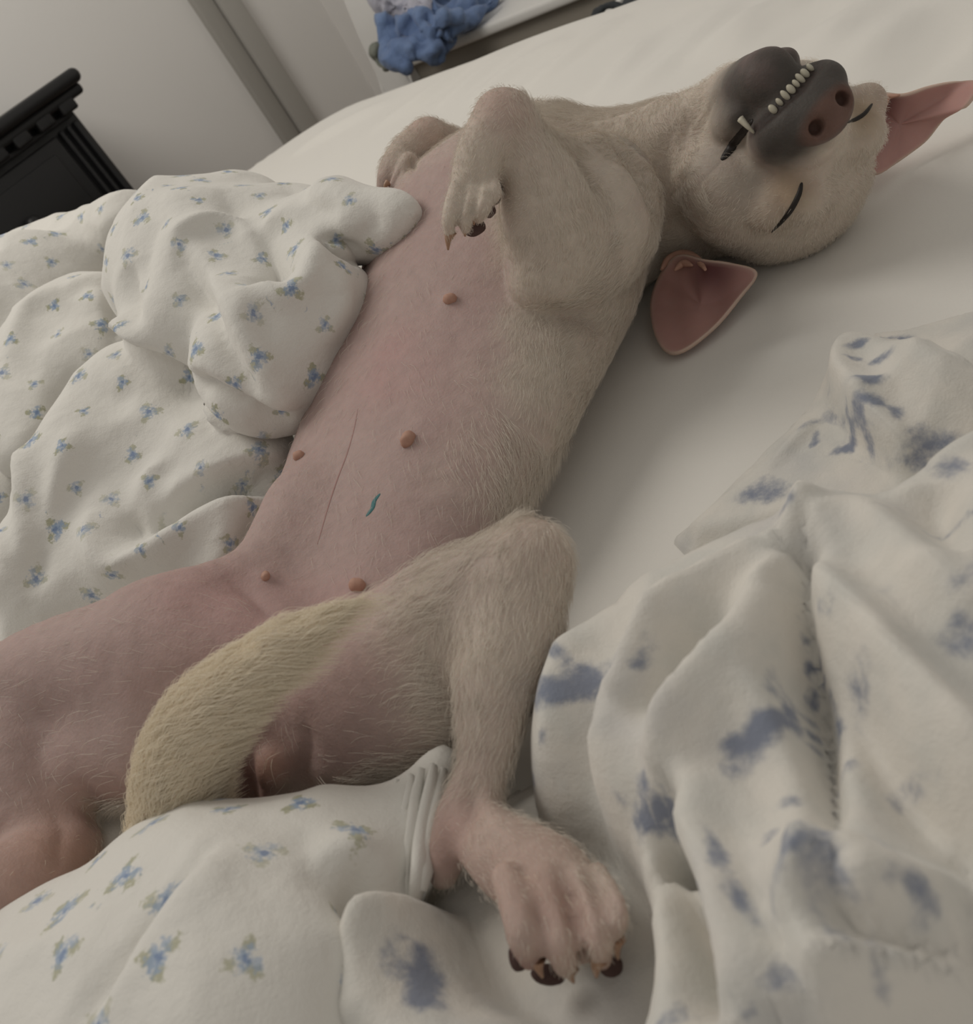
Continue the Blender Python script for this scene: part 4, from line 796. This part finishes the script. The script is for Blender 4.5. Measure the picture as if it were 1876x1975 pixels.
# ------------------------------------------------------------------ blue blotched blanket
def blanket():
    h = 0.0024; x0, x1, y0, y1 = -0.20, 0.36, 0.02, 0.46
    X, Y = np.meshgrid(np.arange(x0, x1, h), np.arange(y0, y1, h), indexing='ij'); shp = X.shape; XY = np.c_[X.ravel(), Y.ravel()]
    def Z(px_, z): return np.array([P(x, y, z)[:2] for x, y in px_])
    def poly_in(pts):
        ins = np.zeros(len(XY), bool); n_ = len(pts)
        for i in range(n_):
            a, b = pts[i], pts[(i+1) % n_]; c_ = ((a[1] > XY[:, 1]) != (b[1] > XY[:, 1])); with_ = (b[0]-a[0])*(XY[:, 1]-a[1])/np.where(b[1] == a[1], 1e-9, b[1]-a[1])+a[0]; ins ^= c_ & (XY[:, 0] < with_)
        d = poly_dist(XY, np.vstack([pts, pts[:1]]))[0]; return np.where(ins, d, -d)
    main = crom(np.vstack([Z([(1105, 1135), (1150, 1085), (1275, 1000), (1440, 925), (1580, 890), (1700, 880), (1800, 800), (1900, 700), (2050, 640)], .066), Z([(2300, 1200), (2300, 2300), (1500, 2500), (700, 2200), (690, 1950), (760, 1800), (850, 1740), (900, 1760), (960, 1900), (1060, 1960)], .03), Z([(1180, 1960), (1205, 1800), (1150, 1640), (985, 1575), (950, 1480), (975, 1330), (1010, 1220), (1060, 1165)], .05)]), 5)
    s1 = poly_in(main); zb = 0.070*(1-np.exp(-np.maximum(s1, 0)/0.012))
    thin = Z([(1262, 985), (1330, 925), (1420, 850), (1490, 770), (1560, 700), (1605, 650), (1655, 585), (1740, 575), (1876, 535), (2100, 450), (2100, 900), (1700, 960), (1300, 1030)], .022)
    s2 = poly_in(thin); base2 = 0.0025+0.040*ss(s2, 0, .11); zt = base2*(1-np.exp(-np.maximum(s2, 0)/0.004))
    s3 = poly_in(Z([(850, 1560), (1000, 1480), (1300, 1300), (1500, 1700), (1400, 2300), (650, 2300), (700, 1900)], .012)); z3 = .021*ss(s3, 0, .03)
    zz = np.maximum(np.maximum(zb*(s1 > 0), zt*(s2 > 0)), z3*(s3 > 0)); inside = (s1 > 0) | (s2 > 0) | (s3 > 0)
    def fold(px_, z, A, wl, wr, pw=1.6, fade=0.5):
        nonlocal zz
        d, sg, tt = poly_dist(XY, crom(Z(px_, z), 6)); wdt = np.where(sg > 0, wl, wr); env = np.sin(np.clip(tt*0.96+.02, 0, 1)*pi)**fade
        zz = zz+2.2*A*env*np.exp(-(d/wdt)**pw)*ss(np.maximum(s1, s2), 0, .008)
    z_ = .07
    # folds running out from the gathered peak
    fold([(1545, 900), (1555, 1000), (1540, 1080)], z_, .010, .010, .010)
    fold([(1480, 1060), (1390, 1140), (1300, 1220), (1210, 1340), (1140, 1480), (1110, 1600)], z_, .012, .022, .008)
    fold([(1500, 1090), (1430, 1230), (1330, 1330), (1220, 1400)], z_, -.010, .010, .020)
    fold([(1535, 1090), (1460, 1200), (1420, 1320), (1340, 1430), (1270, 1590)], z_, .012, .018, .007)
    fold([(1560, 1010), (1555, 1150), (1560, 1300), (1580, 1450), (1620, 1620), (1680, 1780)], z_, -.014, .005, .008)
    fold([(1575, 1130), (1660, 1220), (1760, 1330), (1876, 1440), (2000, 1540)], z_, .012, .008, .026)
    fold([(1600, 1220), (1640, 1350), (1720, 1500), (1800, 1620), (1876, 1700)], z_, -.010, .010, .012)
    fold([(1500, 1350), (1560, 1500), (1600, 1650), (1640, 1800)], z_, .010, .012, .008)
    fold([(1270, 1600), (1330, 1720), (1370, 1850), (1400, 1980)], z_, -.020, .005, .012, 1.3)
    fold([(1300, 1570), (1370, 1700), (1420, 1850), (1440, 2000)], z_, .010, .016, .005)
    fold([(1180, 1560), (1230, 1700), (1270, 1850), (1290, 2000)], z_, .008, .016, .016)
    fold([(1250, 1640), (1285, 1590), (1310, 1540)], z_, -.014, .006, .006)
    fold([(1640, 1800), (1700, 1880), (1790, 1900), (1876, 1890)], z_, -.014, .006, .008)
    fold([(1600, 1975), (1700, 1935), (1800, 1925), (1900, 1925)], z_, .022, .030, .006)
    fold([(1600, 1880), (1640, 1760), (1650, 1700)], z_, .008, .008, .012)
    fold([(1640, 960), (1720, 1020), (1800, 1100), (1900, 1220)], z_, .010, .022, .012)
    fold([(1600, 900), (1700, 890), (1760, 860), (1830, 800), (1900, 740)], z_, .012, .014, .010)
    fold([(1780, 900), (1800, 1000), (1860, 1100)], z_, -.010, .010, .014)
    fold([(1180, 1150), (1100, 1230), (1050, 1340), (1030, 1450)], z_, .006, .012, .010)
    fold([(1200, 1300), (1120, 1420), (1080, 1560)], z_, -.007, .008, .012)
    fold([(700, 2000), (800, 1850), (880, 1760)], .03, .008, .014, .014); fold([(940, 1790), (980, 1900), (1080, 1990)], .03, .010, .014, .008)
    # upper thin part: twisted rope fold, turned-back hem
    fold([(1640, 620), (1612, 700), (1640, 780), (1700, 830), (1760, 850)], .03, .012, .012, .007)
    fold([(1600, 740), (1640, 830), (1690, 870)], .03, -.008, .006, .010)
    fold([(1480, 800), (1420, 860), (1330, 940)], .02, .003, .006, .006); fold([(1560, 770), (1500, 830), (1440, 890)], .025, .004, .008, .006)
    fold([(1662, 592), (1710, 625), (1765, 662), (1830, 690), (1900, 712), (2000, 740)], .03, .010, .004, .030)
    fold([(1672, 615), (1720, 650), (1775, 685), (1840, 712), (1900, 735)], .025, -.006, .010, .006)
    P3 = np.c_[XY, 0*XY[:, 0]]
    zz = zz+((ridged(P3, 11, 24)-.4)*.010+(vnoise(P3, 30, 21)-.5)*.004+(vnoise(P3, 75, 22)-.5)*.0025)*ss(np.maximum(s1, s2), 0, .012)
    zz = np.where(inside, np.maximum(zz, .012*ss(np.maximum(np.maximum(s1, s2), s3), 0, .015)), -.004)
    Vb = np.c_[XY, zz]; I = np.arange(len(Vb)).reshape(shp); F_ = np.stack([I[:-1, :-1], I[1:, :-1], I[1:, 1:], I[:-1, 1:]], -1).reshape(-1, 4); F_ = F_[(zz[F_] > -.003).any(1)]
    us, inv = np.unique(F_, return_inverse=True); Vb = Vb[us]; F_ = inv.reshape(F_.shape)
    # print: leaf-like blots, dense pale wash over the thick folds
    blot = np.zeros(len(Vb)); pxs = (Vb-CC)@fw; U_ = 938+FPX*((Vb-CC)@CR)/pxs; W_ = 987.5-FPX*((Vb-CC)@CU)/pxs
    return Vb, F_, U_, W_
def blot_centres():
    # place on the cloth (photo reading), half length, half width, angle, strength
    L = [(1490, 760, 46, 12, -35, 1.0), (1440, 812, 26, 15, -20, .9), (1405, 850, 22, 5, -50, .6), (1615, 808, 44, 7, -5, .9), (1635, 825, 7, 22, 10, .7), (1640, 862, 28, 8, -20, .9), (1570, 850, 20, 8, -55, .7), (1290, 965, 26, 7, -40, .9), (1275, 985, 8, 14, 0, .9), (1310, 980, 14, 5, 0, .7),
         (1690, 640, 40, 10, 40, .8), (1735, 650, 26, 14, 20, .8), (1650, 660, 18, 8, -30, .8), (1700, 690, 34, 9, 25, .8), (1665, 730, 26, 12, 20, .9), (1680, 770, 30, 10, 35, .8), (1725, 800, 24, 14, 40, .8), (1640, 690, 12, 8, 0, .7), (1760, 620, 30, 8, 50, .6), (1710, 610, 24, 7, 20, .6),
         (1470, 945, 50, 20, 20, .6), (1530, 960, 22, 18, 0, .5), (1790, 860, 50, 24, -20, .6), (1830, 900, 40, 20, 30, .6), (1760, 890, 26, 14, 0, .5), (1850, 1010, 18, 60, 15, .5), (1850, 1110, 34, 18, 0, .5), (1860, 1240, 30, 40, 0, .6), (1105, 1310, 70, 22, -12, .9), (1075, 1250, 34, 8, 50, .6), (1150, 1330, 30, 20, -50, .7), (1230, 1260, 40, 16, -30, .5),
         (1470, 1400, 46, 34, -40, .9), (1530, 1380, 40, 20, -20, .8), (1440, 1440, 40, 24, 40, .8), (1500, 1330, 30, 30, 0, .5), (1560, 1300, 10, 80, 0, .8), (1575, 1420, 12, 60, 0, .7), (1420, 1470, 30, 18, 60, .5), (1270, 1580, 26, 50, 35, 1.0), (1240, 1520, 40, 18, 30, .6), (1200, 1540, 30, 14, 0, .4),
         (1370, 1640, 24, 50, -25, .7), (1420, 1740, 34, 50, -20, .6), (1530, 1600, 60, 14, 15, .7), (1580, 1650, 40, 34, 40, .6), (1480, 1620, 30, 10, -20, .6), (1540, 1550, 30, 12, 40, .5), (1730, 1540, 26, 20, 0, .4), (1740, 1710, 44, 20, 45, .6), (1770, 1740, 24, 34, 0, .6), (1700, 1690, 26, 16, 0, .4), (1030, 1510, 14, 36, 0, .6), (1040, 1420, 14, 18, 0, .4),
         (820, 1900, 36, 60, -20, .9), (760, 1870, 40, 26, 0, .5), (745, 1820, 20, 30, 0, .4), (800, 1840, 30, 16, 0, .4), (1640, 1830, 40, 14, 30, .5), (1500, 1890, 60, 18, 20, .4), (1330, 1960, 50, 14, 0, .5), (1440, 1950, 40, 16, 10, .5), (1650, 1480, 26, 14, 0, .4), (1590, 1180, 18, 30, 0, .4), (1800, 830, 20, 14, 0, .5), (1560, 1730, 34, 20, 30, .4), (1690, 1880, 30, 30, 0, .5)]
    return L
BV, BQ, BU, BW = blanket()
kdB = kdtree.KDTree(len(BV))
BN = normals(BV, BQ); bvhB = BVHTree.FromPolygons([tuple(v) for v in BV], [tuple(q) for q in BQ.tolist()])
blot = np.zeros(len(BV)); wob = np.stack([vnoise(BV, 90, 31+i)-.5 for i in range(2)], 1)*.009
for (x, y, a, b, ang, st) in blot_centres():
    p_, n_, _, t_ = bvhB.ray_cast(Vector(CC), Vector(nz(ray(x, y))))
    if p_ is None: continue
    p_ = np.array(p_); n_ = np.array(n_); dep = (p_-CC)@fw; hint = CR*cos(radians(ang))-CU*sin(radians(ang)); Fm = frame_from(n_, hint); k = dep/FPX
    o = BV-p_; u = (o@Fm[:, 0]+wob[:, 0])/(a*k*1.2); v = (o@Fm[:, 1]+wob[:, 1])/(b*k*1.3+.0012); w_ = np.abs(o@Fm[:, 2])/.03
    blot = np.maximum(blot, st*np.exp(-(u*u+v*v)**1.3)*np.exp(-w_**2))
bme = npmesh('blue_print_blanket', BV, BQ); set_attr(bme, 'blot', 'FLOAT', blot)
tag(link('blue_print_blanket', bme, M['blot']), 'heavy cream blanket with smudged blue leaf print bunched on the sheet', 'blanket')
